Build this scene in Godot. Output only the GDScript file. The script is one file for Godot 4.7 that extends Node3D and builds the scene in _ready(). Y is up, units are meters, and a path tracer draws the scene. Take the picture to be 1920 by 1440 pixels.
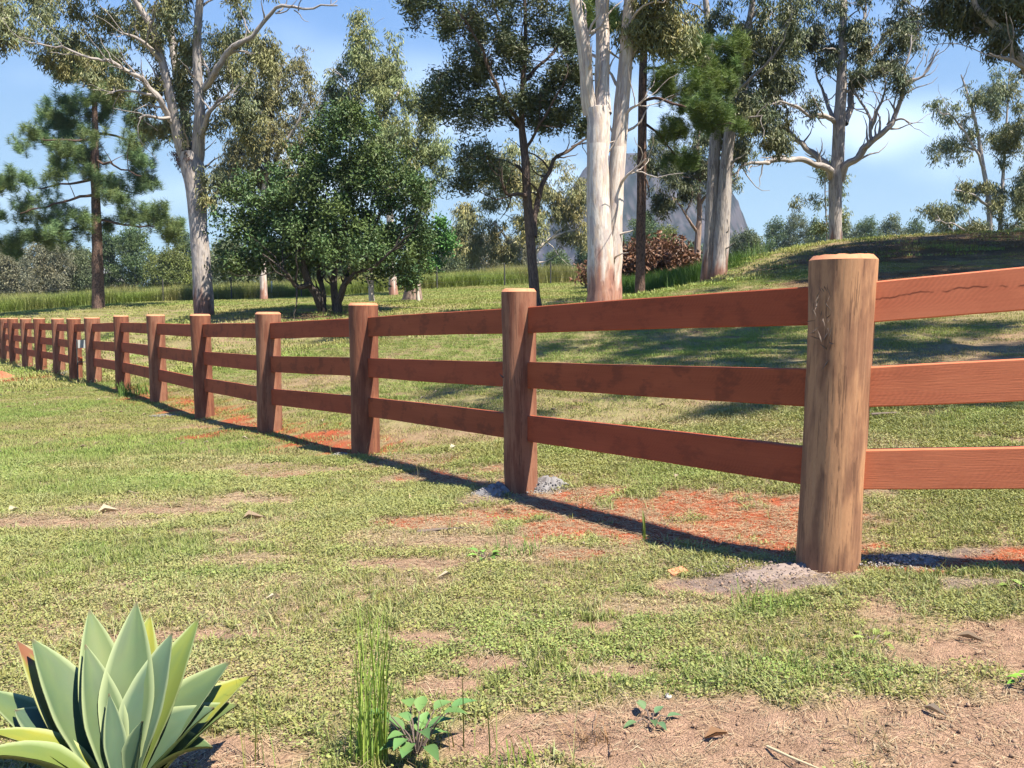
extends Node3D
# A timber post-and-rail fence crossing a lawn, gums and pines behind it, a rocky mountain beyond.
# x is to the right, depth d runs away from the camera (z = -d), heights in metres.

const EYE := 1.13
const TO_SUN := Vector3(0.3935, 0.8660, 0.3080)

var CTRL: Array = [[1.38,3.64,0.01],[0.06,5.6,-0.08],[-1.31,7.55,-0.163],[-4.04,11.13,-0.285],[-6.95,15.17,-0.32],[-9.49,18.5,-0.41],[-13.1,23.0,-0.457],[-15.84,26.67,-0.5],[-18.6,30.5,-0.54],[-18.36,38,1.182],[-9.36,26,0.907],[-5.46,25,1.04],[0.52,19,1.085],[1.78,17,1.227],[3.14,21,1.354],[5.64,24,1.832],[7.32,34,2.753],[-24.69,44,1.053],[-18.91,46,1.45],[-14.04,46,1.649],[-9.07,47,1.923],[-4.78,48,2.266],[-0.31,50,2.592],[4.2,52,2.811],[7.13,25,2.616],[7.53,22.5,2.661],[8.97,21,2.752],[10.66,20.5,2.864],[11.88,20,2.858],[2.8,15.5,1.324],[5.76,12.5,1.17],[7.03,12,1.206],[0.85,34,1.724],[2.96,34,1.809],[-2.4,35,1.568],[3.36,27,1.535],[-5.67,35,1.438],[5.32,30,1.97],[6.57,44,2.498],[8.44,40,2.99],[-10.32,36,1.246],[1.46,8,0.238],[1.82,10,0.444],[2.27,12.5,0.664],[18,20,3.2],[0,1.5,0],[-1.5,2,0],[1.3,2,0.01],[0,3.5,-0.02],[-2.6,4.8,-0.08],[-3.7,8.2,-0.2],[-8,12,-0.36],[-15,15,-0.7],[-12,4,-0.4],[0,-6,0],[6,-6,0.2],[-8,-6,-0.2],[2.1,3.3,0.07],[3.5,2.7,0.2],[6,3,0.42],[12,6,0.9],[20,8,1.3],[10,31,2.1],[26,45,3.0],[20,70,2.8],[0,75,3.4],[-20,75,2.0],[-45,60,0.6],[-45,25,-0.3],[45,25,3.0],[45,80,3],[-45,110,2],[0,110,3.5],[45,110,3.2]]
var POSTS: Array = [[1.38,3.64,0.01],[0.06,5.6,-0.08],[-1.31,7.55,-0.163],[-2.64,9.21,-0.24],[-4.04,11.13,-0.285],[-5.43,13.04,-0.3],[-6.95,15.17,-0.32],[-8.6,17.5,-0.38],[-9.49,18.5,-0.41],[-10.75,20.2,-0.425],[-11.95,21.6,-0.435],[-13.1,23.0,-0.457],[-14.5,24.82,-0.48],[-15.84,26.67,-0.5],[-17.2,28.6,-0.52],[-18.6,30.5,-0.54]]
var AGAVE_AT := Vector3(-0.836, 0.173, -1.74)
var AGAVE: Array = [[-0.055,0.267,-0.23,0.094,"mid",0.1,0.0],[-0.173,0.244,-0.24,0.092,"pale",0.12,0.0],[0.085,0.22,-0.25,0.09,"lime",0.1,0.0],[-0.063,0.202,-0.32,0.09,"yellow",0.12,0.0],[0.043,0.206,-0.19,0.085,"blue",0.1,0.0],[-0.129,0.202,-0.13,0.073,"mid",0.06,0.0],[-0.285,0.192,-0.19,0.099,"mid",0.12,0.0],[-0.35,0.168,-0.24,0.099,"orange",0.1,0.0],[0.152,0.107,-0.26,0.12,"mid",0.14,0.0],[0.178,0.037,-0.34,0.112,"yellow",0.16,0.0],[0.154,0.049,-0.14,0.132,"blue",0.14,0.0],[0.177,0.009,-0.24,0.134,"pale",0.18,0.0],[0.163,-0.024,-0.1,0.115,"mid",0.2,0.0],[-0.303,0.044,-0.14,0.136,"blue",0.16,0.0],[-0.448,0.049,-0.24,0.099,"pale",0.16,0.0],[-0.287,0.063,0,0.065,"yellow",0.2,0.0],[-0.244,0.072,0.12,0.075,"lime",0.22,0.0],[-0.07,0.055,0.24,0.075,"mid",0.2,0.0],[0.032,0.066,-0.04,0.049,"blue",0.05,0.0],[-0.046,0.119,-0.06,0.038,"blue",0.03,0.0],[0.159,0.005,0.32,0.075,"mid",0.2,0.0],[0.273,-0.007,0.24,0.075,"mid",0.2,0.0],[0.018,-0.009,0.3,0.072,"pale",0.2,0.0]]
var BUSHES: Array = [
	["bush","grey green wattle bush at the far left edge beyond the wire fence",-43.91,75,1.98,2.58,2.44,[0.19,0.195,0.13],"bushleaf"],
	["bush","tall grey wattle bush left of the pine trunk",-38.78,72,2.03,2.34,2.61,[0.19,0.195,0.13],"bushleaf"],
	["bush","grey green bush touching the pine trunk on its left",-37.23,74,2.24,1.76,2.32,[0.13,0.165,0.085],"bushleaf"],
	["bush","dark green tree top behind the pine trunk",-36.66,78,2.3,1.66,3.22,[0.06,0.1,0.045],"bushleaf"],
	["bush","broad mid green bush right of the pine trunk",-33.36,76,2.18,2.0,3.42,[0.095,0.145,0.058],"bushleaf"],
	["bush","yellow green bush left of the forked gum trunk",-29.79,75,2.26,2.25,2.07,[0.14,0.175,0.048],"bushleaf"],
	["bush","dark tall bush behind the yellow green bush",-34.92,92,3.14,1.73,3.57,[0.06,0.1,0.045],"bushleaf"],
	["bush","grey bush under the left side of the dark spreading tree",-27.05,82,2.77,2.82,2.57,[0.13,0.165,0.085],"bushleaf"],
	["bush","grey bush between the white trunks beyond the lawn",-23.0,84,2.96,2.89,2.42,[0.13,0.165,0.085],"bushleaf"],
	["bush","green bush directly behind the dark spreading tree",-18.19,86,3.27,3.23,2.58,[0.095,0.145,0.058],"bushleaf"],
	["bush","low green bush behind the forked white stem",-13.59,84,3.22,2.63,2.31,[0.13,0.165,0.085],"bushleaf"],
	["bush","pale green bush beneath the small round tree",-7.84,70,3.05,1.58,1.49,[0.095,0.145,0.058],"bushleaf"],
	["bush","grey green bush right of the small round tree",-5.86,82,3.98,1.85,1.85,[0.13,0.165,0.085],"bushleaf"],
	["bush","tall grey scrub right of the round tree",-5.72,100,5.16,2.13,3.25,[0.19,0.195,0.13],"bushleaf"],
	["bush","grey scrub left of the white trunked olive gum",-2.74,98,5.39,2.45,2.33,[0.19,0.195,0.13],"bushleaf"],
	["bush","low grey scrub behind the white trunked olive gum",0.32,104,5.97,2.6,1.95,[0.19,0.195,0.13],"bushleaf"],
	["bush","small rounded green bush below the mountain",4.81,90,5.37,1.46,0.96,[0.095,0.145,0.058],"bushleaf"],
	["bush","small dark green bush left of the white gum trunks",7.82,92,5.58,1.15,1.61,[0.06,0.1,0.045],"bushleaf"],
	["bush","green bush seen between the white gum trunks",10.74,92,5.47,1.61,2.3,[0.095,0.145,0.058],"bushleaf"],
	["bush","tall green tree behind the brown pine trunk",12.47,82,4.94,1.74,2.98,[0.095,0.145,0.058],"bushleaf"],
	["bush","yellow green bush right of the brown pine trunk",14.92,84,5.04,1.89,2.31,[0.14,0.175,0.048],"bushleaf"],
	["bush","low green bush behind the thin reddish gum",20.2,98,5.87,1.96,1.59,[0.095,0.145,0.058],"bushleaf"],
	["bush","green bush between the two gums under the mountain foot",23.58,100,6.21,2.25,1.5,[0.13,0.165,0.085],"bushleaf"],
	["bush","low scrub right of the double trunked gum",25.93,95,6.43,2.38,1.78,[0.13,0.165,0.085],"bushleaf"],
	["distant_tree","first tree from the mountain along the skyline past the bank",45.73,150,11.33,2.82,3.19,[0.095,0.145,0.058],"bushleaf"],
	["distant_tree","second tree from the mountain along the skyline past the bank",49.27,150,11.33,3.19,3.57,[0.13,0.165,0.085],"bushleaf"],
	["distant_tree","third tree from the mountain along the skyline past the bank",52.98,150,11.33,3.0,3.0,[0.095,0.145,0.058],"bushleaf"],
	["distant_tree","fourth tree from the mountain along the skyline past the bank",57.17,150,11.33,3.38,3.19,[0.13,0.165,0.085],"bushleaf"],
	["distant_tree","fifth tree from the mountain along the skyline past the bank",61.54,150,11.33,3.19,3.29,[0.095,0.145,0.058],"bushleaf"],
	["distant_tree","sixth tree from the mountain along the skyline past the bank",65.81,150,11.33,3.19,3.57,[0.13,0.165,0.085],"bushleaf"],
	["distant_tree","seventh tree from the mountain along the skyline past the bank",69.9,150,11.33,2.63,3.19,[0.095,0.145,0.058],"bushleaf"],
	["distant_tree","eighth tree from the mountain along the skyline past the bank",74.36,150,11.33,2.44,2.82,[0.13,0.165,0.085],"bushleaf"],
	["distant_tree","ninth tree from the mountain along the skyline past the bank",78.08,150,11.33,2.44,2.63,[0.095,0.145,0.058],"bushleaf"],
	["distant_tree","tenth tree from the mountain along the skyline past the bank",81.8,150,11.33,2.63,2.82,[0.13,0.165,0.085],"bushleaf"],
	["distant_tree","eleventh tree from the mountain along the skyline past the bank",87.38,150,11.33,2.82,2.63,[0.095,0.145,0.058],"bushleaf"]]
var TREES: Array = [
	{n="pine_tree",l="tall pine with tiered soft needle foliage at the far left of the lawn",x=-18.36,d=38,e=1.18,limbs=[[[0.02,-0.09,0,0.333],[0.01,0.14,0,0.273],[0.01,0.89,0,0.25],[0.06,3.0,0,0.214],[0.08,4.62,0,0.19],[0.11,6.46,0,0.166],[0.19,8.29,0,0.119],[0.23,9.87,0,0.071],[0.24,10.59,0,0.024]],[[0.05,4.97,0,0.071],[-0.55,4.73,0.6,0.055],[-1.5,4.32,1,0.04],[-2.54,4.07,1.2,0.024]],[[0.08,5.66,0,0.071],[-1.31,5.5,-0.5,0.048],[-3.02,5.41,-1,0.024]],[[0.07,3.93,0,0.071],[1.44,3.65,0.5,0.048],[3.03,3.48,1,0.024]],[[0.09,5.43,0,0.071],[0.77,5.35,-0.6,0.048],[1.67,5.07,-0.8,0.024]],[[0.15,7.42,0,0.071],[-0.34,7.17,0.8,0.048],[-1.33,7.04,1.5,0.024]],[[0.16,7.6,0,0.071],[0.74,7.61,-0.6,0.048],[1.74,7.34,-1,0.024]],[[0.05,3.46,0,0.071],[-1.55,3.59,-0.8,0.048],[-3.34,3.23,-1.4,0.024]],[[0.11,6.46,0,0.062],[1.33,6.1,0.8,0.043],[2.8,5.53,1.6,0.024]]],lobes=[[-0.65,6.9,1.52,1.9,0.43,1.71,0],[-2.24,7.29,0.23,1.09,0.31,0.98,0],[-2.97,5.44,-0.58,1.5,0.38,1.35,0],[-0.65,5.84,0.76,1.21,0.55,1.09,0],[-3.39,4.34,0.03,0.97,0.33,0.88,0],[-0.86,7.99,-0.76,1.36,0.76,1.22,0],[1.95,7.22,0.54,1.21,0.67,1.09,0],[2.04,5.68,-0.16,1.14,0.36,1.03,0],[0.84,8.62,-1.0,1.36,0.86,1.22,0],[0.46,9.44,0.36,1.31,1.05,1.18,0],[-1.47,8.55,-0.39,1.21,0.86,1.09,0],[2.08,4.41,0.83,1.21,0.43,1.09,0],[2.92,3.87,0.13,1.36,0.45,1.22,0],[-0.01,3.76,-0.6,1.21,0.55,1.09,0],[-0.94,3.45,0.62,1.21,0.55,1.09,0],[-2.58,3.19,-0.11,1.36,0.48,1.22,0],[-3.66,2.76,-0.54,0.81,0.31,0.73,0],[1.11,5.21,0.41,1.21,0.36,1.09,0],[3.49,3.29,-0.15,0.59,0.55,0.54,0],[2.18,6.24,0.91,1.21,0.38,1.09,0],[-1.96,4.02,0.18,1.09,0.31,0.98,0],[-0.31,6.5,-0.24,0.55,0.62,0.49,0],[-0.18,10.21,0.38,0.67,0.67,0.6,0],[0.89,10.32,-0.01,0.67,0.62,0.6,0]],leaf="pine",bark="pine",tint=[0.141,0.208,0.088],per=17,spread=0.62,size=1.3,g="",droop=0.1,c="tree",twig=1.0},
	{n="gum_tree",l="tall gum with pale forked stems rising behind the left posts",x=-9.36,d=26,e=0.91,limbs=[[[0.01,-0.1,0,0.342],[0,0.15,0,0.301],[-0.03,1.51,0,0.277],[-0.09,2.79,0,0.268],[-0.12,3.74,0,0.277],[-0.21,4.52,0,0.342],[-0.24,4.91,0,0.325]],[[-0.44,4.68,0,0.179],[-0.49,5.19,0.2,0.163],[-0.56,5.66,0.3,0.146],[-0.64,6.62,0.5,0.13],[-0.8,7.53,0.6,0.114],[-0.92,8.23,0.8,0.098],[-1.31,8.96,1,0.081],[-1.47,9.75,1.2,0.065]],[[-0.28,4.68,0,0.179],[-0.5,5.62,-0.4,0.16],[-0.58,6.23,-0.5,0.141],[-0.84,7.26,-0.7,0.122],[-1.06,8.64,-0.9,0.103],[-1.21,9.65,-1,0.084],[-1.35,10.99,-1.2,0.065]],[[-0.06,4.68,0,0.195],[0.14,5.55,0.3,0.176],[0.21,6.02,0.4,0.157],[0.21,6.94,0.5,0.138],[0.26,7.9,0.6,0.119],[0.41,9.06,0.7,0.1],[0.64,10.26,1,0.081]],[[0.17,5.32,0.3,0.106],[0.44,5.67,0.6,0.084],[0.67,5.93,0.8,0.062],[1.04,6.23,1,0.04],[1.48,6.42,1.3,0.018]],[[0.2,6.68,0.4,0.114],[0.54,6.83,0.7,0.102],[0.88,7.1,0.9,0.09],[1.34,7.46,1.1,0.078],[1.84,7.82,1.3,0.066],[2.54,8.37,1.5,0.054],[3.2,8.47,1.7,0.042],[3.72,8.37,1.8,0.03],[4.56,8.55,2,0.018]],[[-0.55,5.63,0.3,0.098],[-0.7,6.02,0.6,0.088],[-0.87,6.34,0.9,0.078],[-1.11,6.65,1.1,0.068],[-1.32,6.85,1.3,0.058],[-1.7,7.03,1.6,0.048],[-2.07,7.08,1.8,0.038],[-2.88,7.34,2,0.028],[-3.64,7.42,2.2,0.018]],[[-0.76,7.38,0.6,0.081],[-0.96,7.64,1,0.065],[-1.14,7.8,1.2,0.05],[-1.35,7.87,1.4,0.034],[-1.56,7.92,1.5,0.018]],[[-0.62,5.89,0.3,0.057],[-0.81,5.72,0.8,0.044],[-1.07,5.75,1.1,0.031],[-1.22,5.66,1.2,0.018]],[[-0.87,6.34,0.9,0.049],[-1.39,6.42,1,0.038],[-1.8,6.46,1.1,0.027],[-2.11,6.4,1.1,0.016]]],lobes=[[-4.33,8.18,0.91,1.14,0.73,1.03,0],[-5.38,8.66,0.1,0.49,0.65,0.44,0],[-3.67,8.27,-0.34,0.89,0.65,0.81,0],[-2.33,7.24,0.56,0.89,0.57,0.81,0],[-3.91,7.47,0.02,0.65,0.41,0.59,0],[-2.0,8.68,-0.41,0.73,0.65,0.66,0],[-0.52,8.13,0.36,0.81,0.89,0.73,0],[-1.14,6.81,-0.11,0.73,0.65,0.66,0],[0.8,8.68,-0.66,0.89,0.81,0.81,0],[1.59,7.11,0.22,0.81,0.73,0.73,0],[2.28,8.07,-0.2,0.62,0.57,0.56,0],[1.18,5.89,0.5,0.73,0.65,0.66,0],[0.53,7.53,0.06,0.65,0.73,0.59,0],[-1.47,5.92,-0.34,0.68,0.41,0.62,0],[1.78,5.63,0.32,0.62,0.65,0.56,0],[-0.4,7.02,-0.05,0.65,0.73,0.59,0],[-3.17,9.03,-0.55,0.81,0.57,0.73,0],[-0.86,9.17,0.38,1.14,0.65,1.03,0],[-4.92,9.39,-0.25,0.98,0.49,0.88,0],[1.26,9.79,1.1,1.46,0.81,1.32,0],[-2.42,10.26,0.26,1.63,0.81,1.46,0],[0.42,3.93,0.3,0.23,0.36,0.4,4],[-0.4,5.56,0.28,0.49,0.49,0.44,0]],leaf="gum",bark="grey",tint=[0.184,0.2,0.093],per=13,spread=0.42,size=1.0,g="",droop=0.5,c="tree",twig=1.0},
	{n="gum_tree",l="slender gum with olive crown behind the forked gum",x=-12.16,d=42,e=1.66,limbs=[[[0,-0.05,0,0.21],[-0.01,0.78,0,0.171],[-0.03,2.07,0,0.158],[-0.02,4.13,0,0.145],[0.29,6.17,0,0.131],[0.46,8.19,0,0.105],[0.9,10.19,0,0.066],[1.18,11.43,0,0.026]],[[-0.02,4.13,0,0.105],[-0.65,5.73,-0.5,0.079],[-1.1,7.32,-0.8,0.053],[-1.26,8.39,-1,0.026]],[[0.23,5.91,0,0.105],[1.22,7.09,0.5,0.079],[1.95,8.27,0.8,0.053],[2.53,9.2,1,0.026]],[[-0.02,3.36,0,0.079],[1.13,4.97,-0.6,0.061],[1.64,6.29,-0.8,0.044],[1.76,7.09,-0.9,0.026]]],lobes=[[0.19,9.04,1.16,1.45,1.58,1.3,0],[1.49,10.49,0.27,1.31,1.45,1.18,0],[-1.4,7.14,-0.5,1.31,1.31,1.18,0],[2.03,7.43,0.66,1.05,1.58,0.95,0],[-0.09,6.16,0.05,1.45,1.31,1.3,0],[2.58,9.29,-0.41,0.74,1.18,0.66,0],[0.77,7.8,0.65,1.45,1.18,1.3,0],[-1.6,5.43,-0.17,1.18,1.05,1.06,0],[0.81,5.27,-0.87,1.18,1.18,1.06,0],[0.49,11.36,0.25,0.92,0.92,0.83,0],[2.02,5.96,-0.29,0.92,1.05,0.83,0]],leaf="gum",bark="white",tint=[0.192,0.192,0.088],per=12,spread=0.6,size=1.35,g="",droop=0.5,c="tree",twig=1.0},
	{n="shade_tree",l="low spreading dark green tree with several stems from one mulched base",x=-5.39,d=25,e=1.01,limbs=[[[-0.14,-0.03,0,0.141],[-0.2,0.34,0.2,0.13],[-0.29,0.58,0.3,0.12],[-0.42,0.81,0.4,0.11],[-0.54,1.26,0.5,0.099],[-0.72,2.08,0.6,0.089],[-0.91,2.81,0.7,0.078]],[[-0.42,0.78,0.4,0.094],[-0.55,0.71,0.8,0.079],[-0.7,0.76,1,0.063],[-0.8,0.98,1.2,0.048],[-0.93,1.18,1.3,0.033],[-1.45,1.58,1.5,0.017]],[[-0.16,-0.03,-0.3,0.102],[-0.2,0.44,-0.4,0.085],[-0.25,0.91,-0.5,0.068],[-0.28,1.86,-0.6,0.051],[-0.22,2.97,-0.7,0.034],[-0.16,4.08,-0.8,0.017]],[[0.24,-0.06,-0.2,0.133],[0.18,0.44,-0.2,0.114],[0.16,0.9,-0.2,0.094],[0.25,1.61,-0.3,0.075],[0.45,2.63,-0.4,0.056],[0.61,3.88,-0.5,0.037],[0.61,4.97,-0.6,0.017]],[[0.35,-0.03,0.2,0.117],[0.43,0.46,0.3,0.101],[0.63,0.85,0.5,0.084],[0.99,1.08,0.8,0.067],[1.4,1.24,1,0.051],[2.15,1.74,1.2,0.034],[2.62,2.16,1.4,0.017]],[[0.63,0.85,0.5,0.078],[0.65,1.54,-0.5,0.058],[1.07,2.36,-0.9,0.038],[1.52,3.34,-1.2,0.017]]],lobes=[[0.79,5.08,0.75,0.94,0.86,0.84,0],[-0.09,4.37,0.21,1.02,0.86,0.92,0],[1.42,4.24,-0.39,1.02,1.02,0.92,0],[-0.6,2.88,0.73,1.17,1.02,1.06,0],[0.55,3.27,0.04,1.33,1.17,1.2,0],[2.01,2.95,-0.53,0.94,1.17,0.84,0],[-2.3,2.25,0.39,0.86,0.86,0.77,0],[-1.47,1.83,-0.17,1.17,0.66,1.06,0],[-0.4,1.81,-0.98,1.33,0.66,1.2,0],[1.42,1.8,0.36,1.33,0.66,1.2,0],[2.67,2.6,-0.18,0.55,0.86,0.49,0],[-2.38,3.28,0.52,0.75,0.75,0.68,0],[-0.73,4.32,0.08,0.78,0.78,0.7,0],[-2.92,1.37,-0.27,0.55,0.55,0.49,0],[2.66,3.68,0.3,0.59,0.75,0.54,0],[0.78,4.42,-0.08,0.94,0.94,0.84,0],[-0.19,2.67,-0.84,1.25,0.94,1.13,0],[-1.63,2.86,0.26,0.78,0.78,0.7,0],[1.63,1.37,-0.24,0.94,0.39,0.84,0],[0.61,2.06,0.82,1.1,0.78,0.99,0],[-0.9,2.27,0.18,1.1,0.78,0.99,0],[2.27,1.68,-0.2,0.47,0.47,0.42,0],[-2.09,1.27,0.41,0.7,0.39,0.63,0],[-1.13,1.28,-0.01,0.7,0.31,0.63,0]],leaf="broad",bark="dark",tint=[0.083,0.137,0.049],per=9,spread=0.44,size=1.0,g="",droop=0.15,c="tree",twig=1.0},
	{n="gum_tree",l="tall pale green gum rising behind the dark spreading tree",x=-5.8,d=42,e=1.92,limbs=[[[0,-0.08,0,0.237],[-0.04,0.78,0,0.197],[-0.1,2.84,0,0.184],[-0.2,4.89,0,0.158],[-0.38,6.92,0,0.131],[-0.73,9.43,0,0.092],[-1.03,11.92,0,0.039],[-1.07,12.66,0,0.026]],[[-0.18,4.63,0,0.105],[0.57,6.26,-0.6,0.079],[1.2,7.6,-0.9,0.053],[1.47,8.9,-1,0.026]],[[-0.33,6.67,0,0.092],[-1.04,7.8,0.6,0.07],[-1.6,8.72,0.9,0.048],[-1.94,9.92,1,0.026]],[[-0.57,8.43,0,0.079],[0.1,9.55,-0.5,0.053],[0.47,10.36,-0.7,0.026]]],lobes=[[-0.97,12.33,0.63,0.79,0.92,0.71,0],[-1.81,11.23,0.23,1.1,1.1,0.99,0],[-0.34,11.09,-0.42,1.1,1.18,0.99,0],[0.28,8.97,0.9,1.45,1.37,1.3,0],[-1.83,9.04,0.05,1.45,1.31,1.3,0],[1.37,7.54,-0.59,1.05,1.45,0.95,0],[-0.21,7.08,0.77,1.71,1.26,1.54,0],[1.82,8.95,-0.09,0.63,0.92,0.57,0],[-2.52,10.1,-0.66,0.89,0.89,0.8,0],[0.8,5.6,0.32,1.18,1.31,1.06,0],[-0.92,10.29,-0.42,1.31,1.31,1.18,0],[2.49,7.1,0.4,0.58,0.79,0.52,0],[-1.14,5.88,0.15,1.58,1.05,1.42,0]],leaf="gum",bark="white",tint=[0.192,0.232,0.096],per=15,spread=0.6,size=1.4,g="",droop=0.5,c="tree",twig=1.0},
	{n="young_tree",l="small forked white stemmed tree beside the dark spreading tree",x=-5.08,d=31,e=1.33,limbs=[[[0,-0.04,0,0.116],[-0.01,0.58,0,0.093],[0.02,0.96,-0.1,0.069],[0.09,1.54,-0.2,0.045],[0.15,2.31,-0.2,0.021]],[[-0.01,0.52,0,0.068],[-0.14,0.82,0.1,0.052],[-0.24,1.14,0.2,0.037],[-0.29,1.7,0.3,0.021]]],lobes=[[0.18,2.06,0.54,0.68,0.58,0.61,0],[-0.28,1.9,0.12,0.58,0.54,0.52,0],[0.29,2.69,-0.22,0.58,0.58,0.52,0]],leaf="broad",bark="white",tint=[0.072,0.135,0.05],per=12,spread=0.42,size=1.0,g="",droop=0.5,c="tree",twig=1.0},
	{n="young_tree",l="thin white stemmed sapling right of the cut stump",x=-3.4,d=31,e=1.4,limbs=[[[0.02,-0.06,0,0.078],[-0.02,0.4,0,0.064],[0.01,1.07,0,0.049],[0.06,1.84,0,0.035],[0.02,2.6,0,0.021]]],lobes=[[-0.11,1.53,0.39,0.48,0.68,0.44,0],[0.18,2.11,0.09,0.43,0.68,0.38,0],[-0.07,2.71,-0.16,0.43,0.48,0.38,0],[-0.24,0.88,0.18,0.29,0.39,0.26,0]],leaf="broad",bark="white",tint=[0.099,0.171,0.063],per=12,spread=0.42,size=1.0,g="",droop=0.5,c="tree",twig=1.0},
	{n="round_tree",l="small round bright green tree on a thin stem beyond the lawn",x=-4.92,d=55,e=3.01,limbs=[[[0,-0.1,0,0.138],[-0.02,1.19,0,0.104],[-0.05,2.37,0,0.071],[-0.01,3.21,0,0.038]]],lobes=[[0.04,3.09,0.61,0.76,0.69,0.68,0],[-0.51,2.7,0.1,0.48,0.55,0.43,0],[0.42,2.89,-0.16,0.41,0.48,0.37,0],[-0.09,1.67,0.39,0.62,0.62,0.56,0],[-0.54,0.85,0.02,0.76,0.62,0.68,0]],leaf="broad",bark="dark",tint=[0.09,0.207,0.054],per=24,spread=0.45,size=1.9,g="",droop=0.1,c="tree",twig=1.0},
	{n="dark_gum",l="slim dark barked tree with airy dark crown behind the second post",x=0.52,d=19,e=1.01,limbs=[[[0.04,-0.05,0,0.143],[-0.01,0.35,0,0.119],[-0.05,0.82,0,0.113],[-0.13,1.76,0,0.107],[-0.19,2.57,0,0.101],[-0.24,3.37,0,0.089],[-0.31,4.06,0,0.077],[-0.29,4.85,0,0.059],[-0.23,5.75,0,0.048],[-0.25,6.75,0,0.036],[-0.29,7.53,0,0.018]],[[-0.04,1.64,0,0.077],[0.05,2.24,-0.2,0.067],[0.12,2.67,-0.3,0.056],[0.34,3.25,-0.5,0.045],[0.69,3.65,-0.7,0.034],[1.0,3.86,-0.9,0.024],[1.32,4.0,-1,0.013]],[[-0.18,2.52,0,0.054],[-0.38,2.54,0.4,0.043],[-0.61,2.47,0.7,0.033],[-0.7,2.67,0.9,0.023],[-0.76,2.98,1,0.013]],[[-0.29,3.94,0,0.054],[-0.55,4.35,-0.4,0.043],[-0.82,4.65,-0.6,0.033],[-1.19,4.81,-0.8,0.023],[-1.72,4.74,-1,0.013]],[[-0.31,4.06,0,0.054],[-0.64,4.42,0.4,0.045],[-0.91,4.78,0.7,0.037],[-1.15,5.27,0.9,0.029],[-1.39,5.74,1.1,0.021],[-1.7,6.09,1.3,0.013]],[[-0.27,4.96,0,0.048],[0.07,5.39,-0.4,0.036],[0.44,5.84,-0.7,0.025],[0.72,6.34,-1,0.013]],[[-0.24,5.53,0,0.042],[-0.58,6.16,-0.6,0.032],[-0.88,6.72,-0.9,0.022],[-1.07,7.37,-1.1,0.012]],[[-0.24,3.49,0,0.036],[0.04,3.95,0.5,0.028],[0.37,4.35,0.7,0.02],[0.6,4.84,0.9,0.012]],[[-0.22,3.03,0,0.036],[-0.64,3.36,-0.6,0.028],[-1.07,3.55,-0.9,0.02],[-1.51,3.56,-1.1,0.012]]],lobes=[[-2.42,6.59,0,0.48,0.29,1,14],[-1.67,6.09,0,0.54,0.38,1,18],[-0.98,6.47,0,0.59,0.38,1,18],[-1.82,5.08,0,0.43,0.31,0.9,14],[-1.21,5.36,0,0.5,0.38,1,16],[-2.09,4.57,0,0.36,0.36,0.8,12],[-0.52,5.69,0,0.5,0.5,1,18],[0.17,6.14,0,0.5,0.5,1,18],[0.4,5.08,0,0.36,0.36,0.8,12],[-0.75,4.45,0,0.57,0.31,1,14],[0.66,4.51,0,0.4,0.4,0.8,12],[0.29,4.23,0,0.36,0.29,0.7,10],[-1.45,4.34,0,0.48,0.29,0.9,12],[-0.06,4.62,0,0.33,0.33,0.7,10],[0.84,5.19,0,0.24,0.4,0.6,10],[-1.4,3.37,0,0.54,0.38,1,16],[-0.87,3.01,0,0.4,0.24,0.8,10],[-1.69,2.86,0,0.31,0.24,0.7,8],[-0.29,7.31,0,1.31,0.48,2,28],[-1.78,7.2,0,0.71,0.36,1,12],[0.99,4.0,0,0.19,0.14,0.4,6]],leaf="small",bark="darkbark",tint=[0.08,0.106,0.054],per=8,spread=0.24,size=0.9,g="",droop=0.25,c="tree",twig=1.0},
	{n="gum_tree",l="white trunked olive gum standing in the long grass before the mountain",x=0.67,d=60,e=3.92,limbs=[[[0.04,-0.07,0,0.225],[-0.04,0.63,0,0.188],[-0.19,1.29,0,0.152],[-0.48,2.21,0,0.115],[-1.23,3.31,0,0.078],[-1.97,4.22,0,0.041]],[[0.07,0.04,0,0.207],[0.45,0.85,0,0.173],[0.85,1.84,0,0.14],[1.63,2.76,0,0.107],[2.67,3.35,0,0.074],[3.59,3.68,0,0.041]],[[-0.19,1.29,0,0.15],[0.08,3.23,-1,0.114],[0.27,5.08,-1,0.078],[0.45,6.93,-1,0.041]]],lobes=[[-1.75,6.19,1.44,1.8,1.28,1.62,0],[0.8,6.17,0.37,1.8,1.35,1.62,0],[2.76,4.65,-0.52,1.35,1.13,1.22,0],[0.24,3.91,1.12,1.8,1.28,1.62,0],[-2.89,4.04,0.05,1.43,1.13,1.28,0],[-4.1,4.84,-0.55,0.98,0.75,0.88,0],[-1.03,8.09,0.71,1.58,1.2,1.42,0],[1.62,7.89,-0.21,1.43,1.2,1.28,0],[-2.93,2.27,-0.77,1.05,0.75,0.95,0],[-0.86,1.82,0.35,1.28,0.75,1.15,0],[3.5,3.33,-0.24,0.75,0.6,0.68,0],[-4.35,3.08,0.46,0.68,0.53,0.61,0],[3.57,6.03,0.07,0.75,0.75,0.68,0]],leaf="gum",bark="white",tint=[0.224,0.224,0.096],per=17,spread=0.8,size=1.9,g="",droop=0.5,c="tree",twig=1.0},
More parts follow.
